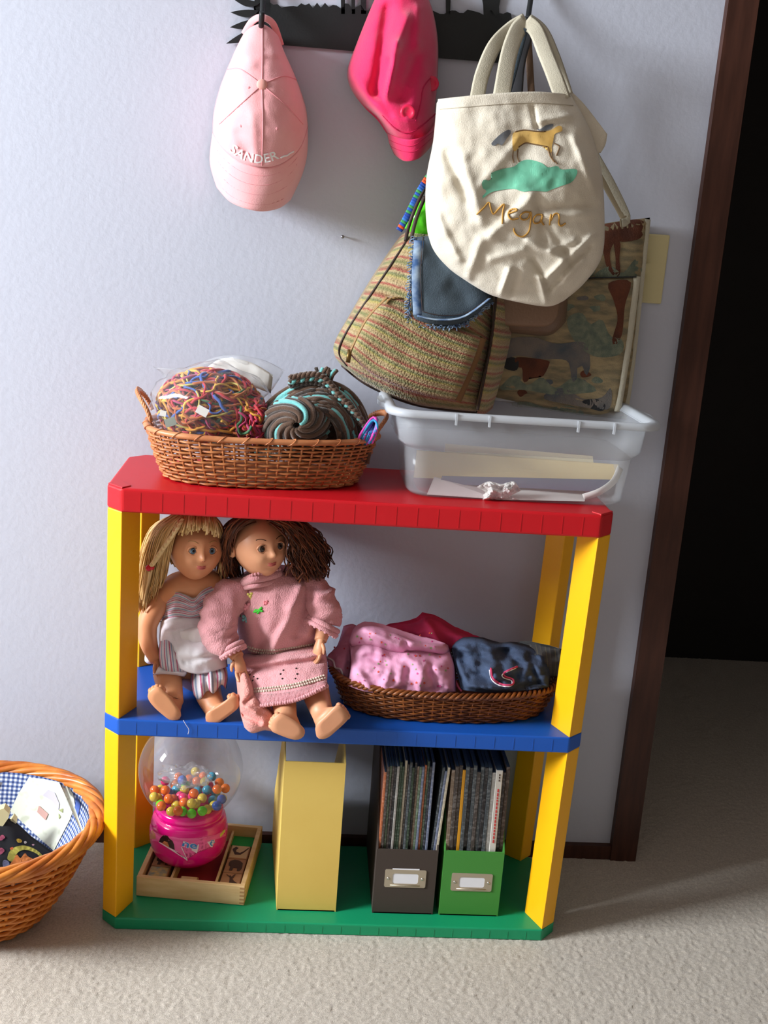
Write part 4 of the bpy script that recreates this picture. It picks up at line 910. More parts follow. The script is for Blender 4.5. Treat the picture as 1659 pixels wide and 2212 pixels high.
def toes(sole, tip, k=5):
    S_ = cat_rom([(a, b, 0) for a, b in sole], 28, closed=True); d = sorted(range(28), key=lambda i: (S_[i].x - tip[0]) ** 2 + (S_[i].y - tip[1]) ** 2); return d[:k]

# ---- blond doll
bl_m = [mat('blond_a', (206, 170, 112), 0.45, spec=0.5), mat('blond_b', (180, 140, 84), 0.45, spec=0.5), mat('blond_c', (226, 196, 142), 0.45, spec=0.5)]
d1 = root('fashion_doll', at(400, 1540, .08).lerp(at(400, 1540, .08), 0), 'blond doll in striped strapless outfit sitting at left end of blue board', 'doll')
H1, W1 = head(d1, at(423, 1183, .088), 0.0475, math.radians(20), math.radians(-6), math.radians(3), m_skin, mat('iris_blue', (70, 104, 130), 0.2), bl_m[1])
mk('torso', join(limb([at(428, 1235, .105), at(425, 1262, .108), at(415, 1310, .11), at(405, 1370, .115), at(398, 1440, .12)], [0.019, 0.021, 0.036, 0.038, 0.042], 20),
                 limb([at(352, 1285, .112), at(385, 1268, .105), at(425, 1262, .105), at(462, 1265, .112), at(486, 1285, .122)], [0.018, 0.024, 0.026, 0.024, 0.018], 16)), m_skin, d1)
mk('bead_necklace', join(*[sphere(at(395 + 6.5 * i, 1241 + 5 * math.sin(math.pi * i / 10), .084 + .0045 * abs(i - 5)), 0.0017, 6, 4) for i in range(11)]), mat('neck_cord', (196, 150, 116), .5), d1)
sA = Zpx([(340, 1215), (350, 1180), (385, 1155), (410, 1153), (440, 1175), (480, 1215), (520, 1270), (541, 1300), (548, 1332), (530, 1360), (500, 1368), (468, 1355), (430, 1325), (390, 1290), (355, 1250)])
sB = Zpx([(697, 1345), (706, 1312), (760, 1280), (820, 1240), (860, 1207), (890, 1213), (908, 1250), (900, 1285), (860, 1320), (810, 1357), (770, 1385), (735, 1391), (706, 1376)])
mk('leg', foot_leg(sA, 0.003, (374, 1520, .030), (366, 1480, .055), (362, 1448, .085), (380, 1440, .125), toes(sA, (337, 1482))), m_skin, d1)
mk('leg', foot_leg(sB, 0.003, (466, 1535, .030), (452, 1505, .055), (442, 1475, .085), (420, 1455, .125), toes(sB, (512, 1502))), m_skin, d1)
mk('arm', join(limb([at(352, 1278, .112), at(335, 1312, .105), at(318, 1352, .098), at(322, 1392, .085), at(338, 1428, .068)], [0.018, 0.0185, 0.0165, 0.014, 0.0095]),
               hand(at(338, 1428, .068), at(346, 1465, .060) - at(338, 1428, .068), (0.5, -0.2, 0), 0.036, 1)), m_skin, d1)
m_st = stripe_mat('striped_cotton', [(0.0, (232, 226, 230)), (0.14, (226, 220, 228)), (0.20, (206, 92, 132)), (0.30, (208, 104, 140)), (0.34, (236, 230, 234)), (0.52, (228, 224, 232)), (0.58, (150, 170, 196)), (0.68, (158, 176, 202)), (0.74, (236, 230, 234)), (0.9, (214, 130, 160))], 5.0, weave=(200, 200))
m_st2 = stripe_mat('striped_cotton_short', [(0.0, (232, 226, 230)), (0.18, (226, 220, 228)), (0.24, (206, 92, 132)), (0.38, (208, 104, 140)), (0.44, (236, 230, 234)), (0.58, (228, 224, 232)), (0.64, (140, 160, 190)), (0.76, (150, 168, 198)), (0.84, (236, 230, 234))], 4.5, axis='X', weave=(200, 200))
m_wc = mat('white_cotton', (228, 222, 226), 0.9, c2=(214, 206, 214), scale=12, bump=0.1, bscale=500)
tpz = Patch([(350, 1294), (378, 1280), (398, 1286), (418, 1296), (436, 1278), (460, 1266), (480, 1270)], [(480, 1270), (478, 1310), (468, 1348)], [(346, 1352), (390, 1346), (468, 1348)], [(350, 1294), (350, 1320), (346, 1352)], 0.122, 0.060, 40, 26, prof=lambda s, t: max(4 * s * (1 - s), 0) ** 0.5 * 0.8 + .02, wr=((370, 1322, 440, 1318, .006, 5), (380, 1300, 430, 1306, .005, 4), (355, 1335, 450, 1334, -.004, 4), (440, 1285, 465, 1275, .006, 6)), rough=(.005, 30))
mk('strapless_top', tpz.geo, m_st, d1)
apr = Patch([(346, 1342), (390, 1336), (470, 1338)], [(470, 1338), (486, 1390), (492, 1440)], [(352, 1420), (400, 1450), (440, 1455), (492, 1440)], [(346, 1342), (344, 1385), (352, 1420)], lambda s, t: 0.118 - 0.035 * t, 0.054, 36, 34, prof=lambda s, t: max(4 * s * (1 - s), 0) ** 0.4 * (0.82 + 0.18 * math.sin(math.pi * t)), wr=((360, 1365, 430, 1355, .005, 6), (400, 1430, 470, 1415, -.004, 6)), rough=(.008, 18), seed=9)
mk('waist_sash', apr.geo, m_wc, d1)
pkt = Patch([(386, 1362), (430, 1352), (466, 1348)], [(466, 1348), (470, 1380), (474, 1412)], [(398, 1412), (440, 1418), (474, 1412)], [(386, 1362), (388, 1388), (398, 1412)], 0.066, 0.016, 18, 18, pw=0.3, rough=(.004, 20), seed=2)
mk('tissue_packet', pkt.geo, mat('off_white_tissue', (222, 214, 214), 0.85, c2=(210, 200, 204), scale=20), d1)  # white tissue packet lying over the sash
sh1 = Patch([(345, 1384), (362, 1376), (384, 1384)], [(384, 1384), (396, 1420), (402, 1455)], [(346, 1445), (372, 1458), (402, 1455)], [(345, 1384), (342, 1415), (346, 1445)], lambda s, t: 0.090 - 0.028 * t, 0.040, 22, 24, pw=0.45, rough=(.006, 22), seed=3)
mk('short_leg', sh1.geo, m_st2, d1)
hem1 = Patch([(342, 1440), (372, 1448), (404, 1446)], [(404, 1446), (403, 1456), (398, 1462)], [(330, 1458), (365, 1458), (398, 1462)], [(342, 1440), (336, 1448), (330, 1458)], 0.060, 0.020, 22, 8, pw=0.4, rough=(.006, 40))
mk('short_cuff', hem1.geo, m_wc, d1)
sh2 = Patch([(414, 1446), (445, 1432), (482, 1432)], [(482, 1432), (492, 1460), (488, 1490)], [(418, 1502), (432, 1514), (448, 1494), (462, 1500), (478, 1480), (488, 1490)], [(414, 1446), (412, 1475), (418, 1502)], lambda s, t: 0.090 - 0.040 * t, 0.034, 34, 26, pw=0.4, wr=((430, 1450, 436, 1505, .007, 5), (455, 1450, 458, 1500, .007, 5), (445, 1450, 447, 1500, -.007, 5)), rough=(.005, 26), seed=4)
mk('short_leg', sh2.geo, m_st2, d1)
bow = Patch([(322, 1392), (336, 1396), (345, 1410)], [(345, 1410), (342, 1428), (330, 1433)], [(312, 1428), (320, 1434), (330, 1433)], [(322, 1392), (314, 1410), (312, 1428)], 0.105, 0.012, 14, 14, rough=(.006, 40))
mk('sash_bow', bow.geo, m_wc, d1)
scalp(d1, W1, .0475, bl_m[1], 0.02)
hair(d1, 'hair_lock', [[(402, 1114, .060), (378, 1140, .048), (364, 1185, .052), (350, 1245, .075), (335, 1262, .09)], [(396, 1113, .062), (352, 1145, .058), (334, 1200, .066), (326, 1262, .082), (318, 1300, .09)], [(392, 1113, .070), (336, 1148, .076), (314, 1210, .084), (306, 1270, .092), (304, 1318, .098)], [(392, 1113, .090), (330, 1142, .10), (308, 1205, .11), (306, 1260, .115), (310, 1305, .118)]], 420, 0.0011, bl_m, 3, jit=.0028)
hair(d1, 'fringe_hair', [[(398, 1112, .060), (394, 1132, .044), (386, 1158, .043)], [(420, 1110, .058), (418, 1128, .042), (416, 1146, .040)], [(445, 1112, .060), (446, 1128, .044), (446, 1148, .042)], [(462, 1116, .066), (468, 1132, .054), (470, 1160, .056)]], 170, 0.0010, bl_m, 5, jit=.0016, pts=8)
hair(d1, 'hair_lock', [[(455, 1112, .080), (474, 1140, .075), (480, 1190, .085), (478, 1245, .10)], [(450, 1112, .10), (478, 1145, .10), (486, 1195, .11), (484, 1245, .115)]], 140, 0.0011, bl_m, 8, jit=.003)
bp0 = cat_rom([at(392, 1122, .048), at(378, 1148, .040), at(352, 1186, .044), at(336, 1210, .050), at(324, 1226, .056)], 44); g = []
for k in range(3):
    g.append(tube([p + Vector((0.0032 * math.sin(i * 0.62 + k * 2.094), 0.0022 * math.sin(2 * (i * 0.62 + k * 2.094)), 0.0026 * math.sin(i * 0.62 + k * 2.094))) for i, p in enumerate(bp0)], 0.0026, 8))
mk('braid', join(*g), bl_m[2], d1)
bb = bp0[-1]; mk('hair_tie', join(sphere(bb + Vector((-.002, -.002, 0)), 0.0048, 12, 8), sphere(bb + Vector((.003, -.002, .001)), 0.0042, 12, 8)), mat('red_bead', (206, 30, 50), 0.25), d1)
hair(d1, 'braid_tail', [[(323, 1230, .056), (318, 1262, .07), (312, 1300, .085)], [(320, 1230, .058), (310, 1265, .072), (304, 1305, .088)]], 50, 0.0010, bl_m, 9, jit=.0015, pts=8)

# ---- auburn doll
au_m = [mat('auburn_a', (92, 50, 30), 0.5, spec=0.4), mat('auburn_b', (66, 36, 24), 0.5, spec=0.4), mat('auburn_c', (124, 70, 40), 0.5, spec=0.4)]
d2 = root('fashion_doll', at(600, 1560, .08), 'auburn doll in pink knitted jumper and skirt leaning beside the blond doll', 'doll')
H2, W2 = head(d2, at(562, 1178, .090), 0.0480, math.radians(27), math.radians(-8), math.radians(-4), m_skin2, mat('iris_brown', (62, 36, 24), 0.2), au_m[1])
mk('torso', limb([at(562, 1215, .105), at(566, 1245, .110), at(575, 1290, .12), at(585, 1360, .13), at(600, 1440, .13)], [0.020, 0.021, 0.036, 0.040, 0.044], 20), m_skin2, d2)
sC = Zpx([(1098, 1395), (1105, 1360), (1133, 1330), (1160, 1317), (1200, 1330), (1250, 1360), (1290, 1393), (1311, 1422), (1308, 1455), (1280, 1478), (1240, 1481), (1190, 1466), (1140, 1446), (1106, 1428)])
sD = Zpx([(1379, 1440), (1376, 1402), (1395, 1370), (1430, 1340), (1470, 1300), (1507, 1266), (1540, 1275), (1575, 1320), (1582, 1350), (1550, 1387), (1500, 1432), (1460, 1465), (1420, 1479), (1389, 1470)])
mk('leg', foot_leg(sC, -0.036, (618, 1548, -.010), (612, 1515, .025), (605, 1485, .065), (600, 1455, .115), toes(sC, (588, 1552))), m_skin2, d2)
mk('leg', foot_leg(sD, -0.036, (698, 1545, -.010), (686, 1510, .025), (676, 1480, .065), (650, 1450, .115), toes(sD, (745, 1532))), m_skin2, d2)
m_knit = mat('pink_knit', (222, 158, 162), 0.95, c2=(214, 148, 154), scale=14, bump=0.55, bscale=420, sheen=0.35, stretch=(1.6, 1, 0.8))
m_knitw = mat('cream_knit', (214, 196, 180), 0.95, bump=0.6, bscale=380)
sw = Patch([(484, 1284), (522, 1256), (566, 1248), (606, 1244), (650, 1252), (692, 1282)], [(692, 1282), (702, 1330), (704, 1365), (698, 1402)], [(520, 1408), (560, 1428), (610, 1420), (650, 1410), (698, 1402)], [(484, 1284), (506, 1320), (514, 1365), (520, 1408)],
           0.150, 0.095, 50, 50, prof=lambda s, t: max(4 * s * (1 - s), 0) ** 0.45 * (0.55 + 0.45 * math.sin(math.pi * (0.1 + 0.75 * t))), wr=((655, 1262, 590, 1400, .011, 12), (678, 1280, 640, 1370, -.009, 10), (690, 1290, 668, 1370, .008, 9), (530, 1320, 545, 1400, .008, 14), (560, 1340, 575, 1410, -.007, 12), (620, 1330, 560, 1410, -.006, 10)), rough=(.006, 10), seed=7)
mk('jumper', sw.geo, m_knit, d2)
for q, r in (([(528, 1258), (548, 1250), (572, 1246), (604, 1238)], .0075), ([(527, 1270), (550, 1265), (575, 1260), (606, 1249)], .0045)):
    P = cat_rom([at(a, b, .058 + .02 * abs(i - 1.3)) for i, (a, b) in enumerate(q)], 30); mk('collar', tube(P, r, 10), m_knit, d2)
mk('collar_edge', join(*[sphere(p + Vector((0, -.004, .0065)), 0.0026, 6, 5) for p in cat_rom([at(a, b, .056 + .02 * abs(i - 1.3)) for i, (a, b) in enumerate([(528, 1256), (548, 1248), (572, 1244), (604, 1236)])], 16)]), m_knit, d2, kind='stuff')
def sleeve(P, R, seed):
    c = cat_rom([at(*p) for p in P], 36); rr_ = np.interp(np.linspace(0, len(R) - 1, 36), range(len(R)), R); V, Fc = tube(c, [float(x) for x in rr_], 28)
    V = [v + (v - c[min(i // 28, 35)]).normalized() * 0.013 * (0.35 - abs(fbm((v.x * .8, v.y * .8, v.z * 1.5 + seed), 26, 2))) for i, v in enumerate(V)]; return V, Fc
mk('sleeve', sleeve([(530, 1278, .105), (500, 1288, .092), (476, 1318, .076), (470, 1356, .064), (482, 1384, .056), (498, 1398, .050)], [0.026, 0.028, 0.028, 0.029, 0.027, 0.0185], 1), m_knit, d2)
mk('sleeve', sleeve([(660, 1268, .115), (682, 1284, .105), (696, 1308, .095), (700, 1332, .086), (698, 1346, .082)], [0.024, 0.027, 0.0275, 0.0265, 0.0255], 2), m_knit, d2)
for c0_, ax, R_, r in ((at(499, 1399, .050), (.5, -.35, -.8), .0185, .0046), (at(698, 1348, .082), (-.42, -.30, -.85), .0255, .0050)):
    ax = Vector(ax).normalized(); e1 = ax.orthogonal().normalized(); e2 = ax.cross(e1)
    for q_, rk_ in ((0.0, r), (.0065, r * .8)):
        c = [c0_ + ax * q_ + (e1 * math.cos(t) + e2 * math.sin(t)) * (R_ + q_ * .25) for t in np.linspace(0, 2 * math.pi, 37)[:-1]]
        mk('cuff', tube(c, rk_, 9, closed=True) if not q_ else join(tube(c, rk_, 9, closed=True), *[sphere(p + ax * .003, .0030, 7, 5) for p in c[::2]]), m_knit, d2)
mk('arm', join(limb([at(478, 1375, .07), at(502, 1405, .058), at(514, 1420, .048)], [0.013, 0.0125, 0.0105]), hand(at(514, 1420, .048), at(522, 1458, .040) - at(514, 1420, .048), (0.25, -0.6, 0.1), 0.040, 1)), m_skin2, d2)
mk('arm', join(limb([at(704, 1330, .09), at(698, 1362, .078), at(692, 1384, .066)], [0.0135, 0.0125, 0.010]), hand(at(692, 1384, .066), at(682, 1425, .056) - at(692, 1384, .066), (-0.6, -0.5, 0.1), 0.040, -1)), m_skin2, d2)
sk = Patch([(508, 1420), (560, 1424), (620, 1412), (703, 1400)], [(703, 1400), (708, 1440), (706, 1482)], [(538, 1530), (580, 1522), (640, 1512), (706, 1482)], [(508, 1420), (520, 1470), (538, 1530)], lambda s, t: 0.095 - 0.085 * t, 0.050, 46, 40, prof=lambda s, t: max(4 * s * (1 - s), 0) ** 0.4 * (0.75 - 0.35 * t), wr=((515, 1450, 700, 1425, -.008, 7), (520, 1440, 700, 1412, .006, 7)), rough=(.006, 12), seed=8)
mk('skirt', sk.geo, m_knit, d2)
for q, s_, nm in (([(536, 1400), (570, 1408), (620, 1404), (690, 1392)], sw, 'cream_band'), ([(540, 1492), (590, 1488), (640, 1480), (702, 1462)], sk, 'cream_band')):
    c = cat_rom([(a, b, 0) for a, b in q], 60); mk(nm, join(*[sphere(s_.pt(p.x, p.y + (3 if i % 2 else -3), .0005), 0.0022, 6, 5) for i, p in enumerate(c)]), m_knitw, d2, kind='stuff')
c = cat_rom([(a, b, 0) for a, b in [(538, 1530), (580, 1522), (640, 1512), (706, 1482)]], 34); mk('hem_edge', join(*[sphere(sk.pt(p.x, p.y, .001), 0.0036, 7, 5) for p in c]), m_knit, d2, kind='stuff')
c = cat_rom([(a, b, 0) for a, b in [(540, 1502), (580, 1500), (640, 1492), (704, 1470)]], 60); mk('hem_rib', join(*[tube([sk.pt(p.x, p.y, .001), sk.pt(p.x - 1, p.y + 10, .0015), sk.pt(p.x - 2, p.y + 20, .001)], .0013, 5) for p in c]), m_knit, d2, kind='stuff')
for u, v in ((540, 1458), (548, 1462), (556, 1466), (612, 1448), (606, 1456), (610, 1466), (640, 1444), (642, 1456), (638, 1466), (546, 1470)): mk('knit_hole', sphere(sk.pt(u, v, 0), 0.0016, 6, 5), m_lash, d2)
for u, v, r, c_ in ((541, 1288, .006, (222, 208, 110)), (535, 1312, .0065, (238, 158, 170)), (575, 1303, .0045, (240, 140, 150)), (531, 1336, .0065, (120, 176, 178)), (519, 1328, .004, (96, 160, 80))):
    p = sw.pt(u, v, .001); mm = mat('flower_%d_%d' % (u, v), c_, .9, bump=.5, bscale=500)
    mk('knit_flower', join(sphere(p, r * .5, 10, 6, (1, .5, 1)), *[sphere(p + Vector((r * .75 * math.cos(a), .0004, r * .75 * math.sin(a))), r * .42, 8, 6, (1, .5, 1)) for a in np.linspace(0, 6.28, 6)[:-1]]), mm, d2)
for q in ([(548, 1322), (558, 1319), (566, 1312)], [(556, 1325), (562, 1318)], [(550, 1318), (560, 1319), (568, 1320)]): stroke('knit_leaf', q, sw, 0.0018, mat('leaf_yarn', (70, 196, 60), .9), d2, .001, 10, 6)
bun = Patch([(508, 1452), (528, 1448), (545, 1470)], [(545, 1470), (560, 1510), (592, 1545), (588, 1580)], [(528, 1572), (545, 1584), (570, 1578), (588, 1580)], [(508, 1452), (512, 1490), (516, 1530), (528, 1572)], lambda s, t: 0.055 - 0.06 * t, 0.034, 30, 40, pw=0.5, wr=((515, 1540, 560, 1560, -.010, 6), (520, 1520, 552, 1538, .010, 7), (525, 1556, 575, 1572, .008, 6), (548, 1500, 530, 1520, -.008, 6)), rough=(.008, 16), seed=3)
mk('skirt_tail', bun.geo, mat('salmon_knit', (226, 150, 140), 0.95, bump=0.55, bscale=420, sheen=0.3), d2)
scalp(d2, W2, .048, au_m[1], 0.10)
hair(d2, 'hair_lock', [[(590, 1116, .062), (618, 1138, .056), (630, 1180, .062), (632, 1235, .082)], [(592, 1115, .070), (645, 1142, .066), (664, 1190, .074), (662, 1245, .088)], [(590, 1114, .085), (662, 1146, .085), (688, 1192, .092), (690, 1246, .098)], [(588, 1113, .11), (660, 1142, .115), (696, 1190, .12), (694, 1240, .12)]], 460, 0.0013, au_m, 21, jit=.0045, curl=.006, pts=18)
hair(d2, 'hair_lock', [[(552, 1113, .058), (520, 1132, .048), (502, 1160, .058), (492, 1205, .085), (490, 1255, .10)], [(546, 1112, .066), (500, 1138, .066), (484, 1180, .082), (482, 1240, .105)], [(546, 1112, .09), (492, 1142, .09), (482, 1190, .11), (490, 1245, .12)], [(560, 1112, .11), (520, 1180, .14), (515, 1230, .14), (520, 1262, .14)]], 330, 0.0013, au_m, 22, jit=.003, curl=.003, pts=16)
for k in range(5):
    rg = random.Random(40 + k); P = [at(684 + 3 * k + 9 * math.cos(a) * (0.7 + .3 * rg.random()), 1175 + 13 * k + 8 * math.sin(a) + a * 2.0, .088 + .004 * k) for a in np.linspace(0, 7, 26)]; mk('hair_curl', tube(P, 0.0010, 5), au_m[k % 3], d2)
from mathutils.bvhtree import BVHTree
class Hit:                                 # measures a built surface along the line of sight, for prints and pieces lying on it
    def __init__(self, geo): self.t = BVHTree.FromPolygons([Vector(v) for v in geo[0]], [tuple(f) for f in geo[1]])
    def pt(self, u, v, off=0.001):
        d = ray(u, v).normalized(); h = self.t.ray_cast(CPOS, d)
        if h[0] is None: h = self.t.find_nearest(CPOS + d * 1.9)
        return h[0] - d * off
# ------------------------------------------------------------------ dark basket of doll clothes
B2, P2 = basket('wicker_basket', 'dark brown oval wicker basket of doll clothes on the blue board', (0.543, 0.119), BT + 0.001, 0.056, 0.166, 0.082, 0.190, 0.106, 2.4, math.radians(1.5), 12, 60, 0.0022, m_dwick, m_dwick, (3, 0.0034, 34), bow=0.2)
def scatter_flowers(surf, parent, n, seed, box_, cols, r=0.003):
    rg = random.Random(seed)
    for ci, c_ in enumerate(cols):
        V, Fc = [], []
        for k in range(n):
            u, v = rg.uniform(box_[0], box_[2]), rg.uniform(box_[1], box_[3]); a0 = rg.random(); o = len(V); R_ = r * rg.uniform(.6, 1.2) * 1290
            V.append(surf.pt(u, v, .0009))
            for j in range(10):
                a = a0 + 2 * math.pi * j / 10; q = R_ * (1.0 if j % 2 else 0.45); V.append(surf.pt(u + q * math.cos(a), v + q * math.sin(a), .0009))
            Fc += [(o, o + 1 + j, o + 1 + (j + 1) % 10) for j in range(10)]
        mk('printed_flower', (V, Fc), mat('print_%d_%d_%d' % c_, c_, .9), parent, smooth=False, kind='stuff')
m_flo = mat('pink_floral_cotton', (222, 160, 190), 0.9, c2=(214, 150, 182), scale=10, bump=.1, bscale=500)
hp = Patch([(800, 1362), (850, 1350), (900, 1342), (918, 1330), (945, 1334), (1000, 1368), (1078, 1392)], [(1078, 1392), (1070, 1405), (1040, 1412)], [(830, 1395), (900, 1400), (960, 1405), (1040, 1412)], [(800, 1362), (812, 1380), (830, 1395)], lambda s, t: .195 - .02 * t, .035, 34, 16, pw=.4, wr=((915, 1335, 950, 1390, .010, 10), (860, 1355, 900, 1385, -.008, 9), (980, 1370, 1040, 1395, .006, 8)), rough=(.012, 18), seed=1)
mk('folded_shirt', hp.geo, mat('raspberry_cotton', (196, 48, 92), .85, c2=(180, 38, 82), scale=12), label='raspberry red doll shirt at the back of dark basket', cat='clothing')
fr = Patch([(742, 1352), (768, 1350), (782, 1372)], [(782, 1372), (775, 1430), (762, 1478)], [(718, 1452), (740, 1478), (762, 1478)], [(742, 1352), (728, 1395), (706, 1420), (718, 1452)], lambda s, t: .165 - .07 * t, .024, 22, 30, rough=(.014, 26), seed=5)
f1 = root('frilled_dress', at(735, 1475, .1), 'frilly pink doll dress with white edging at left of dark basket', 'clothing'); mk('cloth', fr.geo, mat('dusty_pink_cotton', (206, 140, 168), .9, c2=(194, 126, 156), scale=14), f1)
stroke('white_edging', [(706, 1420), (720, 1428), (724, 1442), (736, 1446), (742, 1462), (752, 1470)], fr, .0016, m_wc, f1, .002, 30, 6)
scatter_flowers(fr, f1, 6, 5, (722, 1380, 768, 1465), [(196, 60, 70)], .0022)
pf = Patch([(752, 1392), (790, 1380), (860, 1386), (968, 1394)], [(968, 1394), (984, 1440), (986, 1494)], [(748, 1480), (800, 1496), (900, 1500), (986, 1494)], [(752, 1392), (756, 1430), (748, 1480)], lambda s, t: .130 - .075 * t, .045, 50, 40, prof=lambda s, t: max(4 * s * (1 - s), 0) ** .35 * (.6 + .4 * math.sin(math.pi * t)), wr=((830, 1480, 845, 1440, .008, 8), (870, 1490, 880, 1450, -.008, 9), (905, 1495, 912, 1450, .009, 9), (940, 1490, 930, 1440, -.010, 8), (775, 1450, 800, 1490, .008, 9), (880, 1420, 960, 1450, .008, 8), (790, 1420, 850, 1440, -.007, 9)), rough=(.014, 16), seed=2)
f2 = root('floral_dress', at(865, 1490, .08), 'pale pink floral print doll dress folded at front of dark basket', 'clothing'); mk('skirt', pf.geo, m_flo, f2)
pf2 = Patch([(756, 1378), (770, 1356), (800, 1350), (850, 1364), (900, 1384), (962, 1390)], [(962, 1390), (970, 1402), (966, 1416)], [(758, 1396), (800, 1402), (860, 1414), (900, 1408), (966, 1416)], [(756, 1378), (754, 1388), (758, 1396)], lambda s, t: .105, .036, 44, 14, pw=.45, wr=((790, 1362, 860, 1395, .006, 7), (876, 1390, 880, 1412, -.008, 6)), rough=(.007, 20), seed=6)
mk('bodice', pf2.geo, m_flo, f2)
scatter_flowers(pf, f2, 13, 3, (768, 1412, 975, 1484), [(214, 84, 60), (200, 80, 140), (150, 176, 120)], .0024); scatter_flowers(pf2, f2, 7, 4, (768, 1364, 950, 1402), [(214, 84, 60), (200, 80, 140), (150, 176, 120)], .0024)
m_jean = mat('dark_denim', (66, 82, 110), .9, c2=(40, 50, 70), scale=14, bump=.3, bscale=600, contrast=(.3, .7))
jn = Patch([(974, 1402), (1000, 1386), (1040, 1386), (1078, 1396), (1110, 1396), (1150, 1404), (1186, 1420)], [(1186, 1420), (1190, 1450), (1186, 1484)], [(996, 1490), (1040, 1496), (1110, 1494), (1186, 1484)], [(974, 1402), (984, 1440), (996, 1490)], lambda s, t: .130 - .072 * t, .042, 46, 40, prof=lambda s, t: max(4 * s * (1 - s), 0) ** .35 * (.6 + .4 * math.sin(math.pi * t)), wr=((1000, 1420, 1050, 1470, -.008, 14), (1060, 1400, 1070, 1460, .008, 12), (1120, 1410, 1180, 1470, .007, 12), (1020, 1480, 1100, 1490, .010, 8), (1150, 1465, 1185, 1470, .010, 9), (985, 1430, 1010, 1480, .012, 8), (1090, 1405, 1130, 1440, -.012, 8), (1140, 1420, 1165, 1480, -.010, 7), (1050, 1440, 1100, 1480, .008, 8), (1000, 1400, 1050, 1410, .008, 7)), rough=(.022, 18), seed=8)
f3 = root('doll_jeans', at(1085, 1490, .08), 'dark blue doll jeans with pink swirl at right front of dark basket', 'clothing'); mk('cloth', jn.geo, m_jean, f3)
SW = [(680 + a * .3737, 1300 + b * .3737) for a, b in [(1018, 385), (1030, 440), (1075, 475), (1138, 480), (1146, 450), (1100, 432), (1095, 410), (1170, 375)]]
stroke('pink_swirl', SW, jn, .0018, mat('pink_stitch', (190, 60, 100), .8), f3, .0028, 50, 6); stroke('white_swirl', [(a - 3, b + 3) for a, b in SW], jn, .0010, m_wc, f3, .0028, 50, 6)
stroke('hem', [(978, 1402), (986, 1440), (998, 1488)], jn, .0016, m_jean, f3, .001, 30, 6); stroke('pink_lining', [(984, 1470), (990, 1484), (997, 1492)], jn, .002, mat('pink_lining', (206, 90, 120), .9), f3, .002, 12, 6)
ps_ = Patch([(1108, 1394), (1150, 1390), (1186, 1398), (1214, 1402)], [(1214, 1402), (1214, 1430), (1206, 1462)], [(1150, 1444), (1180, 1462), (1206, 1462)], [(1108, 1394), (1125, 1420), (1150, 1444)], lambda s, t: .150 - .05 * t, .030, 28, 22, pw=.4, wr=((1130, 1400, 1190, 1440, .008, 8), (1160, 1396, 1205, 1420, -.007, 7)), rough=(.010, 20), seed=4)
mk('plaid_skirt', ps_.geo, stripe_mat('dark_plaid', [(0, (40, 44, 48)), (.3, (58, 60, 56)), (.36, (120, 112, 76)), (.42, (44, 46, 50)), (.7, (62, 66, 66)), (.8, (96, 90, 84)), (.86, (40, 44, 48))], 5, axis='X', weave=(120, 120)), label='dark grey plaid doll skirt at right end of dark basket', cat='clothing')

# ------------------------------------------------------------------ tray of wooden stamps
m_pine = mat('pine_wood', (222, 190, 140), 0.55, c2=(206, 170, 118), scale=10, stretch=(1.2, 7, 9), bump=.05, bscale=80)
m_stampw = mat('stamp_wood', (176, 128, 88), 0.6, c2=(160, 112, 74), scale=16, stretch=(1, 6, 6)); m_ink = mat('stamp_ink', (70, 44, 32), .7)
ta = math.radians(-6.1); ex = Vector((math.cos(ta), math.sin(ta), 0)); ey = Vector((-math.sin(ta), math.cos(ta), 0)); TF = Vector((0.230, 0.043, 0)) - ex * 0.182
def TP(a, b, z): p = TF + ex * a + ey * b; return Vector((p.x, p.y, z))
def tbox(a0, a1, b0, b1, z0, z1):
    g = box(a0, a1, b0, b1, z0, z1); return [TP(v[0], v[1], v[2]) for v in g[0]], g[1]
TW, TD, T0 = 0.182, 0.196, GT + .0005
ty = root('stamp_tray', TP(TW / 2, TD / 2, T0), 'shallow pine wood tray with dividers under the gumball machine', 'tray')
for q in ((0, TW, 0, .008), (0, TW, TD - .008, TD), (0, .008, .008, TD - .008), (TW - .008, TW, .008, TD - .008)): bevel(mk('side', tbox(*q, T0, T0 + .036), m_pine, ty, smooth=False), .0008, 1)
mk('tray_floor', tbox(.007, TW - .007, .007, TD - .007, T0 + .001, T0 + .004), mat('red_felt', (156, 30, 40), .9), ty, smooth=False)
mk('green_lining', tbox(TW - .05, TW - .009, TD - .04, TD - .009, T0 + .004, T0 + .016), mat('green_felt', (44, 150, 70), .9), ty, smooth=False)
for a in (.052, .128): mk('divider', tbox(a, a + .004, .008, TD - .008, T0 + .004, T0 + .0255), m_pine, ty, smooth=False)
for k in range(5): mk('finger_joint', tbox(TW - .008, TW + .0003, -.0003, .0065, T0 + .003 + k * .0068, T0 + .0058 + k * .0068), mat('pine_end_grain', (170, 126, 82), .7), ty, smooth=False)
def stamp(a0, a1, b0, b1, h, label, art=None, paper=None):
    r = root('rubber_stamp', TP((a0 + a1) / 2, (b0 + b1) / 2, T0 + .004), label, 'stamp', 'wooden stamps in the pine tray')
    bevel(mk('block', tbox(a0, a1, b0, b1, T0 + .0042, T0 + h), m_stampw, r, smooth=False), .001, 1)
    if paper: mk('picture_label', tbox(a0 + .002, a1 - .002, b0 + .002, b1 - .002, T0 + h, T0 + h + .0004), paper, r, smooth=False)
    if art:
        cx, cy = (a0 + a1) / 2, (b0 + b1) / 2; sx, sy = (a1 - a0) / 2, (b1 - b0) / 2; V = [TP(cx + x * sx, cy + y * sy, T0 + h + .0007) for x, y in art]
        mk('animal_print', slab(V, (0, 0, 1), .0003), m_ink, r, smooth=False)
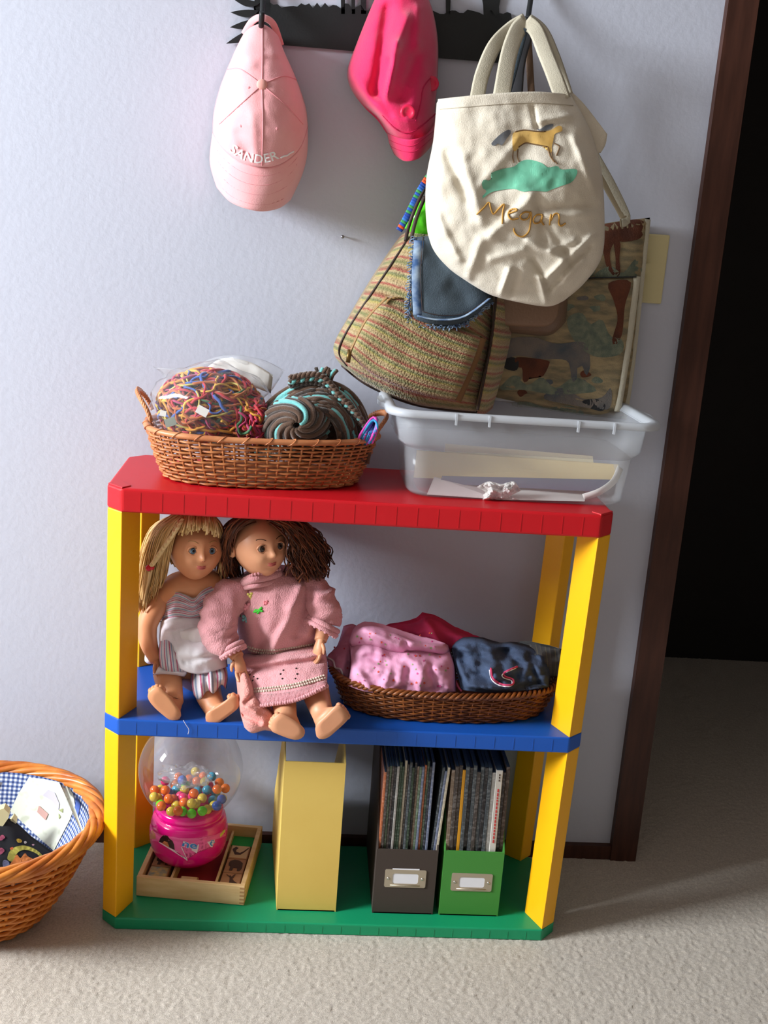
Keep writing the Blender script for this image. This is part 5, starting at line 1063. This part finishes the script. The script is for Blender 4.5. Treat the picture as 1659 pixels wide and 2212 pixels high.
rab = [(-.6, .75), (-.3, .5), (-.1, .55), (.0, .35), (.2, .75), (.35, .8), (.25, .4), (.15, .1), (.35, -.2), (.75, -.5), (.8, -.85), (.1, -.85), (.2, -.65), (-.05, -.6), (-.1, -.1), (-.15, .25), (-.5, .6)]
bear = [(-.7, .2), (-.6, .6), (-.2, .8), (.3, .75), (.7, .4), (.75, -.4), (.6, -.8), (.35, -.8), (.3, -.4), (-.1, -.4), (-.15, -.8), (-.45, -.8), (-.45, -.2), (-.65, -.1)]
snake = [(-.8, .3), (-.5, .7), (-.2, .55), (-.4, .2), (-.3, -.1), (.1, -.2), (.4, .1), (.8, .7), (.85, .6), (.5, -.05), (.2, -.45), (-.4, -.5), (-.6, -.1)]
cream = mat('cream_label', (206, 176, 138), .8)
stamp(.136, .170, .012, .052, .026, 'wooden stamp with a rabbit picture at front right of tray', rab); stamp(.136, .170, .054, .096, .026, 'wooden stamp with a dark animal picture behind the rabbit stamp', bear); stamp(.136, .170, .098, .140, .026, 'wooden stamp with pale picture nearest the green lining', snake, cream)
stamp(.012, .046, .016, .050, .027, 'wooden stamp with yellow picture at front left of tray', None, mat('yellow_label', (196, 160, 90), .8, c2=(120, 130, 120), scale=120)); stamp(.012, .046, .052, .084, .027, 'second wooden stamp from front in left slot of tray', bear); stamp(.012, .046, .086, .118, .027, 'third wooden stamp from front in left slot of tray', None, cream)
stamp(.068, .098, .012, .034, .024, 'single wooden stamp in red middle slot under gumball machine', None, m_pine)
# ------------------------------------------------------------------ gumball machine
m_mag = mat('magenta_plastic', (224, 14, 128), 0.16, spec=0.6, coat=0.4)
gc = Vector((0.1250, 0.152, 0)); gz = T0 + .0268
gm = root('gumball_machine', (gc.x, gc.y, gz), 'magenta gumball machine with clear round globe of coloured beads', 'toy')
prof = [(.0005, gz), (.044, gz), (.052, gz + .004), (.061, gz + .014), (.0665, gz + .030), (.0675, gz + .045), (.0670, gz + .056), (.064, gz + .060), (.0655, gz + .066), (.062, gz + .078), (.0555, gz + .083), (.0585, gz + .088), (.0575, gz + .096), (.051, gz + .101), (.047, gz + .099), (.03, gz + .097), (.0005, gz + .097)]
pr2 = []
for i in range(len(prof) - 1):
    for k in range(3): t = k / 3; pr2.append((prof[i][0] * (1 - t) + prof[i + 1][0] * t, prof[i][1] * (1 - t) + prof[i + 1][1] * t))
bg = lathe(pr2 + [prof[-1]], (gc.x, gc.y, 0), 64); gb = mk('base', bg, m_mag, gm); gs = Hit(bg)
def zp2(L): return [(290 + a * .1748, 1690 + b * .1748) for a, b in L]
def gd(name, L, m, off): return decal(name, zp2(L), gs, m, gb, off, 5)
m_stk = mat('pink_sticker', (236, 96, 160), .35); m_torn = mat('torn_paper', (236, 214, 224), .8); m_let = mat('blue_letter', (52, 128, 204), .4)
gd('torn_sticker', [(192, 580), (330, 650), (560, 690), (800, 690), (1000, 650), (1150, 575), (1152, 650), (1060, 690), (1000, 705), (960, 800), (905, 740), (830, 685), (805, 750), (780, 870), (660, 815), (590, 800), (640, 960), (560, 880), (430, 815), (300, 735), (192, 715)], m_stk, .0006)
gd('torn_edge', [(300, 730), (430, 805), (560, 870), (520, 845), (500, 850), (560, 895), (655, 972), (640, 930), (575, 800), (590, 800), (662, 968), (560, 905), (430, 822), (305, 745)], m_torn, .0009)
gd('torn_edge', [(760, 830), (800, 760), (795, 800), (775, 878), (700, 835)], m_torn, .0009); gd('torn_edge', [(900, 735), (955, 725), (995, 712), (965, 802), (945, 800)], m_torn, .0009)
gd('dark_hair_print', [(305, 735), (320, 690), (360, 650), (410, 660), (440, 700), (470, 720), (492, 770), (500, 835), (455, 815), (430, 800), (390, 765)], mat('sticker_dark', (46, 26, 26), .4), .0010)
gd('face_print', [(345, 750), (370, 725), (410, 740), (432, 790), (425, 800), (390, 780)], mat('sticker_tan', (196, 122, 80), .4), .0013)
gd('print_tan', [(195, 600), (225, 590), (262, 640), (265, 700), (200, 700)], mat('sticker_tan', (196, 122, 80), .4), .0010); gd('yellow_print', [(1058, 655), (1075, 620), (1120, 580), (1125, 605), (1090, 650), (1065, 680)], mat('sticker_yellow', (206, 206, 70), .4), .0010)
for s_, base, size, k in (('ne', [(588, 782), (640, 800), (690, 812), (775, 822)], 21, .9), ('t', [(918, 752), (962, 788)], 22, .9)):
    for m_, off, bo in ((m_torn, .0011, 1.3), (m_let, .0014, .4)):
        text_on('sticker_letter', s_, zp2(base), size, lambda u, v: gs.pt(u, v, off), m_, gb, bold=bo)
m_globe = clear_mat('clear_globe', 0.04, 1.5, 0.02)
GC = Vector((gc.x, gc.y, gz + .097 + .068)); GR = .0885
rings = []
for i in range(41):
    a = math.pi * (0.212 + (1 - 0.212) * i / 40); q = math.sin(a); rings.append([GC + Vector((GR * q * math.cos(2 * math.pi * j / 64), GR * q * math.sin(2 * math.pi * j / 64), -GR * math.cos(a))) for j in range(64)])
mk('globe', loft(rings, cap=False), m_globe, gm)
cm2 = {'orange': (236, 110, 40), 'yellow': (226, 196, 70), 'blue': (70, 100, 190), 'lime green': (110, 220, 40), 'pink': (226, 50, 110), 'turquoise': (70, 160, 190)}
bm2 = {k: mat('bead_' + k.replace(' ', '_'), c, .12, spec=.6, trans=.25, c2=tuple(min(255, x + 22) for x in c), scale=60) for k, c in cm2.items()}
rg = random.Random(19); pts_ = []; br_ = .0083; tries = 0
bz0 = gz + .1015 + br_
while len(pts_) < 54:
    best = None
    for _ in range(60):                                  # each bead drops to the lowest free spot found
        a = rg.uniform(0, 6.283); rr_ = math.sqrt(rg.random()) * .076
        zlow = GC.z - math.sqrt(max((GR - br_ - .001) ** 2 - rr_ ** 2, 0)); q = Vector((gc.x + rr_ * math.cos(a), gc.y + rr_ * math.sin(a), max(bz0, zlow)))
        for o in pts_:
            dd_ = (q.x - o.x) ** 2 + (q.y - o.y) ** 2
            if dd_ < (2 * br_) ** 2: q.z = max(q.z, o.z + math.sqrt((2 * br_) ** 2 - dd_) + .0001)
        if (q.x - gc.x) ** 2 + (q.y - gc.y) ** 2 + (q.z - GC.z) ** 2 > (GR - br_) ** 2: continue
        if best is None or q.z < best.z: best = q
    if best is None: break
    pts_.append(best)
sph0 = None
for i, q in enumerate(pts_):
    k = rg.choices(list(cm2), [8, 4, 4, 3, 2, 2])[0]
    lab = 'translucent %s bead lying in the globe of the gumball machine' % k
    if k not in MATS.get('_bead', {}):
        o = mk('bead', sphere(q, br_, 14, 10), bm2[k], label=lab, cat='bead', group='beads in the gumball globe'); MATS.setdefault('_bead', {})[k] = o
    else:
        s0 = MATS['_bead'][k]; o = s0.copy(); COL.objects.link(o); o.location = q - Vector((0, 0, br_))
MATS.pop('_bead', None)
mk('cellophane_wrap', film_blob(Vector((GC.x - .004, GC.y - .015, bz0 + .048)), .040, .032, .014, 3.1, 34, 20, .75), clear_mat('cellophane', 0.08, 1.9, 0.10), label='crinkled clear cellophane wrapper on top of beads in globe', cat='wrapper')

# ------------------------------------------------------------------ magazine files
def file_box(name, label, x0, x1, y0, y1, z0, prof, m, near_h, far_h, thick=.0022, dx=0.0):
    r = root(name, ((x0 + x1) / 2, (y0 + y1) / 2, z0), label, 'file box'); sk_ = lambda y: dx * (y - y0)
    for nm, X0 in (('side_panel', x0), ('side_panel', x1 - thick)):
        V = [(X0 + sk_(y), y, z) for y, z in prof] + [(X0 + thick + sk_(y), y, z) for y, z in prof]; n = len(prof)
        Fc = [tuple(range(n)), tuple(range(2 * n - 1, n - 1, -1))] + [(i, n + i, n + (i + 1) % n, (i + 1) % n) for i in range(n)]
        fixn(mk(nm, (V, Fc), m, r, smooth=False))
    def panel(nm, ya, yb_, za, zb_):
        g = box(0, 1, ya, yb_, za, zb_); V = [((x0 + thick) * (1 - v[0]) + (x1 - thick) * v[0] + sk_(v[1]), v[1], v[2]) for v in g[0]]; return mk(nm, (V, g[1]), m, r, smooth=False)
    panel('near_panel', y0, y0 + thick, z0, near_h); panel('far_panel', y1 - thick, y1, z0, far_h); panel('bottom', y0, y1, z0, z0 + .002); return r
Z0 = GT + .0004
m_yf = mat('yellow_card', (222, 190, 98), .65, c2=(216, 182, 90), scale=6); m_bf = mat('brown_card', (66, 55, 49), .7); m_gf = mat('leaf_green_card', (66, 138, 56), .65)
file_box('magazine_file', 'plain pale yellow cardboard magazine file turned back to front', .2845, .3835, .034, .252, Z0, [(.034, Z0), (.252, Z0), (.252, .125), (.10, .318), (.062, .318), (.034, .294)], m_yf, .294, .125, dx=-.07)
m_hold = mat('nickel_label_frame', (184, 172, 152), .35, metal=.55); m_riv = mat('rivet', (200, 196, 188), .25, metal=.9); m_lcard = mat('label_card', (232, 232, 238), .7)
def holder(r, cx, cz, y, tilt=False):
    w, h = .0345, .0165; fr_ = []
    def rr2(hw, hh, rad, yy): return [Vector((cx + p.x, yy, cz + p.y)) for p in rr_ring(0, 0, hw, hh, rad, 0)]
    A, B_ = rr2(w, h, .003, y - .0012), rr2(.0215, .0095, .004, y - .0012); A2, B2_ = rr2(w, h, .003, y), rr2(.0215, .0095, .004, y)
    h_ = fixn(mk('label_frame', loft([A2, A, B_, B2_], cap=False), m_hold, r, smooth=False))
    mk('label_card', box(cx - .0225, cx + .0225, y - .0006, y - .0002, cz - .0105, cz + (.0105 if not tilt else .0185)), m_lcard, r, smooth=False)
    for s in (-1, 1): mk('rivet', sphere((cx + s * .0285, y - .0014, cz), .0026, 10, 6, (1, .5, 1)), m_riv, h_)
    mk('frame_lip', tube([Vector((cx - .025, y - .0016, cz - .0125)), Vector((cx + .025, y - .0016, cz - .0125))], .0009, 6), m_hold, h_)
SP = lambda h: [(.034, Z0), (.252, Z0), (.252, .318), (.165, .318), (.034, h)]
fb = file_box('magazine_file', 'dark brown magazine file with metal label frame between yellow and green files', .4445, .5470, .034, .252, Z0, SP(.1415), m_bf, .1415, .318)
holder(fb, .4955, .0885, .0338, True)
fg = file_box('magazine_file', 'bright green magazine file with metal label frame nearest the right post', .5570, .6580, .034, .252, Z0, SP(.1425), m_gf, .1425, .318)
holder(fg, .6075, .0855, .0338)
mcols = [(40, 36, 38), (66, 58, 54), (150, 146, 140), (52, 66, 50), (124, 56, 42), (34, 36, 44), (178, 168, 146), (84, 100, 78), (58, 44, 36), (104, 112, 134), (174, 98, 62), (64, 70, 74), (40, 56, 40), (116, 98, 82), (30, 28, 30), (140, 120, 86)]
def _shift(m, i):
    for n_ in m.node_tree.nodes:
        if n_.type == 'MAPPING': n_.inputs['Location'].default_value = (i * 3.7, i * 1.3, i * .71)
    return m
def spine_mat(i, c):
    c2 = tuple(min(255, int(x * .8 + 52)) for x in c); m = mat('spine_%d' % i, c, .35, c2=c2, scale=110, stretch=(1.2, 1.2, 2.2), contrast=(.50, .60), detail=8); return _shift(m, i)
sm_ = [spine_mat(i, c) for i, c in enumerate(mcols)]; m_pages = mat('page_edges', (60, 76, 92), .7)
ORD = 'first second third fourth fifth sixth seventh eighth ninth tenth eleventh twelfth thirteenth fourteenth fifteenth sixteenth seventeenth eighteenth nineteenth twentieth twenty-first twenty-second twenty-third twenty-fourth twenty-fifth twenty-sixth'.split()
def magazine(x0, x1, y0, depth, h, lean, m, label, group, extra=None):
    r = root('magazine', ((x0 + x1) / 2, y0 + depth / 2, Z0 + .002), label, 'magazine', group)
    def T(g): return [Vector((v[0] + lean * (v[2] - Z0), v[1], v[2])) for v in g[0]], g[1]
    bevel(mk('cover', T(box(x0, x1, y0, y0 + depth, Z0 + .0022, Z0 + h)), m, r, smooth=False), .0006, 1)
    mk('pages', T(box(x0 + .0004, x1 - .0004, y0 + .002, y0 + depth - .001, Z0 + h - .001, Z0 + h + .0002)), m_pages, r, smooth=False)
    if extra: extra(r, T)
rg = random.Random(31); x = .4475; i = 0; n1 = 23
for i in range(n1):
    t = .0940 / n1; lean = -.035 * (1 - i / n1) * 0 + (.0 if i < n1 - 3 else .05); h = .272 + rg.uniform(-.007, .006); mi = rg.randrange(len(sm_))
    if i == 0: mi, h = 10, .255
    if i == n1 - 2: mi, h = 9, .262
    magazine(x, x + t - .0002, .0395 + rg.uniform(0, .004), .200, h, lean, sm_[mi], 'glossy magazine, %s spine from the left in the brown file' % ORD[i], 'magazines in the brown file'); x += t
x = .5605; n2 = 15; G2 = 'magazines in the green file'
for i in range(n2):
    t = .0062 if i not in (3, 12) else (.0052 if i == 3 else .0110); h = .270 + rg.uniform(-.008, .004); mi = rg.choice([0, 1, 5, 8, 14, 13, 2, 11])
    lab = 'glossy magazine, %s spine from the left in the green file' % ORD[i]; m_ = sm_[mi]; ex_ = None
    if i == 3: m_ = mat('golden_spine', (204, 142, 30), .4); lab = 'magazine with plain golden yellow spine in the green file'
    if i == 12:
        m_ = mat('white_spine', (206, 202, 194), .5); lab = 'thick white book with red lettering on spine in the green file'; h = .268
        def ex_(r, T, x=x):
            rg2 = random.Random(2); z = Z0 + .235
            while z > Z0 + .135:
                k = rg2.uniform(.003, .006); mk('spine_print', T(box(x + .0042, x + .0068, .0381, .0385, z - k, z)), mat('red_print', (196, 60, 60), .6), r, smooth=False); z -= k + .0016
            for z in (Z0 + .262, Z0 + .257, Z0 + .252): mk('spine_print', T(box(x + .0048, x + .0066, .0381, .0385, z - .0032, z)), m_ink, r, smooth=False)
    magazine(x, x + t - .0002, .0390 if i == 12 else .0400 + rg.uniform(0, .003), .200, h, -.012 + .026 * i / n2 * 0, m_, lab, G2, ex_); x += t

# ------------------------------------------------------------------ large floor basket with quilted liner
FB = (-0.192, 0.030); B3, P3 = basket('wicker_basket', 'large honey coloured wicker basket with quilted lining standing on carpet', FB, 0.002, 0.172, 0.080, 0.078, 0.180, 0.172, 2.0, 0.0, 21, 30, 0.0040, m_owick, m_owick, (6, 0.0074, 5), amp=.0035, bow=0.30)
m_gin = None
def gingham():
    m = bpy.data.materials.new('blue_gingham'); m.use_nodes = True; nt = m.node_tree; N = nt.nodes; L = nt.links; b = N['Principled BSDF']; b.inputs['Roughness'].default_value = .9
    tc = N.new('ShaderNodeTexCoord'); cols_ = []
    for ax in ((1, 0), (0, 1)):
        sep = N.new('ShaderNodeSeparateXYZ'); L.new(tc.outputs['UV'], sep.inputs[0]); ml = N.new('ShaderNodeMath'); ml.operation = 'MULTIPLY'; ml.inputs[1].default_value = 1.0; L.new(sep.outputs[0 if ax[0] else 1], ml.inputs[0])
        fr_ = N.new('ShaderNodeMath'); fr_.operation = 'FRACT'; L.new(ml.outputs[0], fr_.inputs[0]); gt = N.new('ShaderNodeMath'); gt.operation = 'GREATER_THAN'; gt.inputs[1].default_value = .5; L.new(fr_.outputs[0], gt.inputs[0]); cols_.append(gt)
    ad = N.new('ShaderNodeMath'); ad.operation = 'ADD'; L.new(cols_[0].outputs[0], ad.inputs[0]); L.new(cols_[1].outputs[0], ad.inputs[1]); dv = N.new('ShaderNodeMath'); dv.operation = 'DIVIDE'; dv.inputs[1].default_value = 2; L.new(ad.outputs[0], dv.inputs[0])
    r = N.new('ShaderNodeValToRGB'); r.color_ramp.elements[0].color = rgba((216, 218, 224)); r.color_ramp.elements[1].color = rgba((44, 62, 116)); e = r.color_ramp.elements.new(.5); e.color = rgba((116, 132, 172)); L.new(dv.outputs[0], r.inputs[0]); L.new(r.outputs[0], b.inputs['Base Color']); return m
m_gin = gingham(); m_cfl = mat('cream_floral', (222, 224, 208), .9, c2=(198, 200, 180), scale=70, contrast=(.55, .7), detail=1)
lq = root('quilt_liner', (FB[0], FB[1], .03), 'patchwork liner of cream floral and blue gingham inside large floor basket', 'liner')
n, mm = 96, 26; V, UV, Fc = [], [], []
for i in range(mm + 1):
    k = i / mm
    for j in range(n):
        p = P3(j / n, .16 + .84 * k, -.012 - .004 * math.sin(3 * j / n * 6.283 + 4 * k)); V.append(p); UV.append((j / n * 120, k * 22))
for i in range(mm):
    for j in range(n): a, b = i * n + j, i * n + (j + 1) % n; Fc.append((a, b, b + n, a + n))
mk('gingham_border', (V, Fc, UV), m_gin, lq); 
cen = len(V); mk('liner_floor', (V[:n] + [Vector((FB[0], FB[1], .032))], [(i, (i + 1) % n, n) for i in range(n)]), m_gin, lq)
lh = Hit((V, Fc))
decal('cream_patch', [(62, 1680), (90, 1682), (140, 1692), (158, 1715), (162, 1740), (150, 1772), (116, 1838), (80, 1806), (22, 1752), (40, 1714)], lh, m_cfl, lq, .003, 12)
decal('cream_patch', [(-90, 1690), (-20, 1684), (0, 1688), (-20, 1730), (-60, 1760)], lh, m_cfl, lq, .003, 12)
decal('applique', [(92, 1718), (104, 1706), (118, 1712), (128, 1736), (126, 1750), (112, 1730)], lh, mat('lilac_cloth', (190, 184, 210), .9), lq, .005, 8)
decal('applique', [(84, 1740), (104, 1758), (98, 1772), (80, 1754)], lh, mat('rose_cloth', (190, 150, 140), .9), lq, .005, 8)
decal('applique', [(126, 1750), (136, 1746), (135, 1756)], lh, mat('sage_cloth', (150, 156, 110), .9), lq, .005, 8); decal('applique', [(126, 1756), (131, 1764), (127, 1770)], lh, mat('sage_cloth', (150, 156, 110), .9), lq, .005, 8)
decal('cream_stripe', [(166, 1720), (174, 1738), (168, 1764), (160, 1750)], lh, mat('blue_print', (84, 108, 170), .9, c2=(50, 70, 140), scale=50), lq, .003, 8)
# black printed cloth in the basket
bk = Patch([(-120, 1790), (-40, 1772), (20, 1768), (70, 1808), (130, 1852)], [(130, 1852), (110, 1900), (60, 1935)], [(-130, 1960), (-40, 1965), (60, 1935)], [(-120, 1790), (-130, 1870), (-130, 1960)], lambda s, t: .105 - .10 * t, .012, 34, 24, pw=.3, rough=(.008, 10), seed=4)
bc = root('printed_cloth', at(20, 1900, .0), 'black cotton cloth printed with stars and orange animals in floor basket', 'cloth'); mk('cloth', bk.geo, mat('black_cotton', (28, 28, 32), .9), bc)
def bd(name, L, c, off=.0012): decal(name, [(p_.x, p_.y) for p_ in cat_rom([(a * .1356, 1650 + b * .1356, 0) for a, b in L], len(L) * 4, closed=True)], bk, mat('cloth_print_%d_%d_%d' % c, c, .9, c2=tuple(int(x * .82) for x in c), scale=50), bc, off, 6)
bd('crescent_print', [(120, 1480), (150, 1400), (230, 1330), (370, 1300), (520, 1340), (640, 1420), (720, 1520), (690, 1555), (620, 1460), (520, 1400), (400, 1370), (300, 1400), (240, 1480), (220, 1560), (160, 1550), (120, 1520)], (186, 176, 78))
bd('animal_print', [(150, 1620), (220, 1520), (260, 1440), (300, 1480), (330, 1500), (400, 1420), (440, 1470), (560, 1530), (640, 1580), (600, 1640), (480, 1700), (300, 1720), (180, 1700)], (200, 116, 56), .0016)
bd('cloud_print', [(40, 1580), (70, 1530), (140, 1560), (160, 1640), (220, 1740), (160, 1800), (100, 1790), (60, 1680)], (120, 122, 150))
for L, c_ in (([(0, 1160), (40, 1130), (80, 1170), (40, 1210), (0, 1220)], (170, 80, 104)), ([(0, 1340), (50, 1350), (70, 1390), (20, 1440), (0, 1440)], (170, 80, 104)), ([(260, 1210), (290, 1190), (345, 1215), (340, 1250), (290, 1255)], (204, 168, 60)), ([(380, 1240), (410, 1230), (428, 1255), (395, 1272)], (206, 200, 190)), ([(510, 1280), (545, 1278), (540, 1300), (515, 1300)], (196, 150, 160)), ([(160, 1340), (200, 1325), (215, 1350), (170, 1370)], (190, 90, 50)), ([(0, 1710), (20, 1730), (10, 1760), (0, 1760)], (200, 110, 60))): bd('star_print', L, c_)
for L, lab in (([(0, 730), (60, 712), (140, 790), (130, 870), (40, 1000), (-60, 1010), (-60, 760)], 'larger pale wooden block at left inside floor basket'), ([(200, 870), (250, 930), (245, 1020), (190, 1095), (90, 1040), (110, 980)], 'smaller pale wooden block behind black cloth in basket')):
    big = 'larger' in lab; mk('wood_block', slab([at(a * .1356, 1650 + b * .1356, .085 if big else .10) for a, b in L], (0, 1, .25), .012), mat('pale_block', (214, 200, 150), .7), smooth=False, label=lab, cat='block')
# loose thread on the blue board
mk('loose_thread', tube(cat_rom([at(396, 1556, -.002), at(402, 1566, -.0025), at(408, 1576, -.0025), at(406, 1586, -.002)], 20), .0005, 5), m_wc, label='single white thread hanging over the front of blue board', cat='thread')
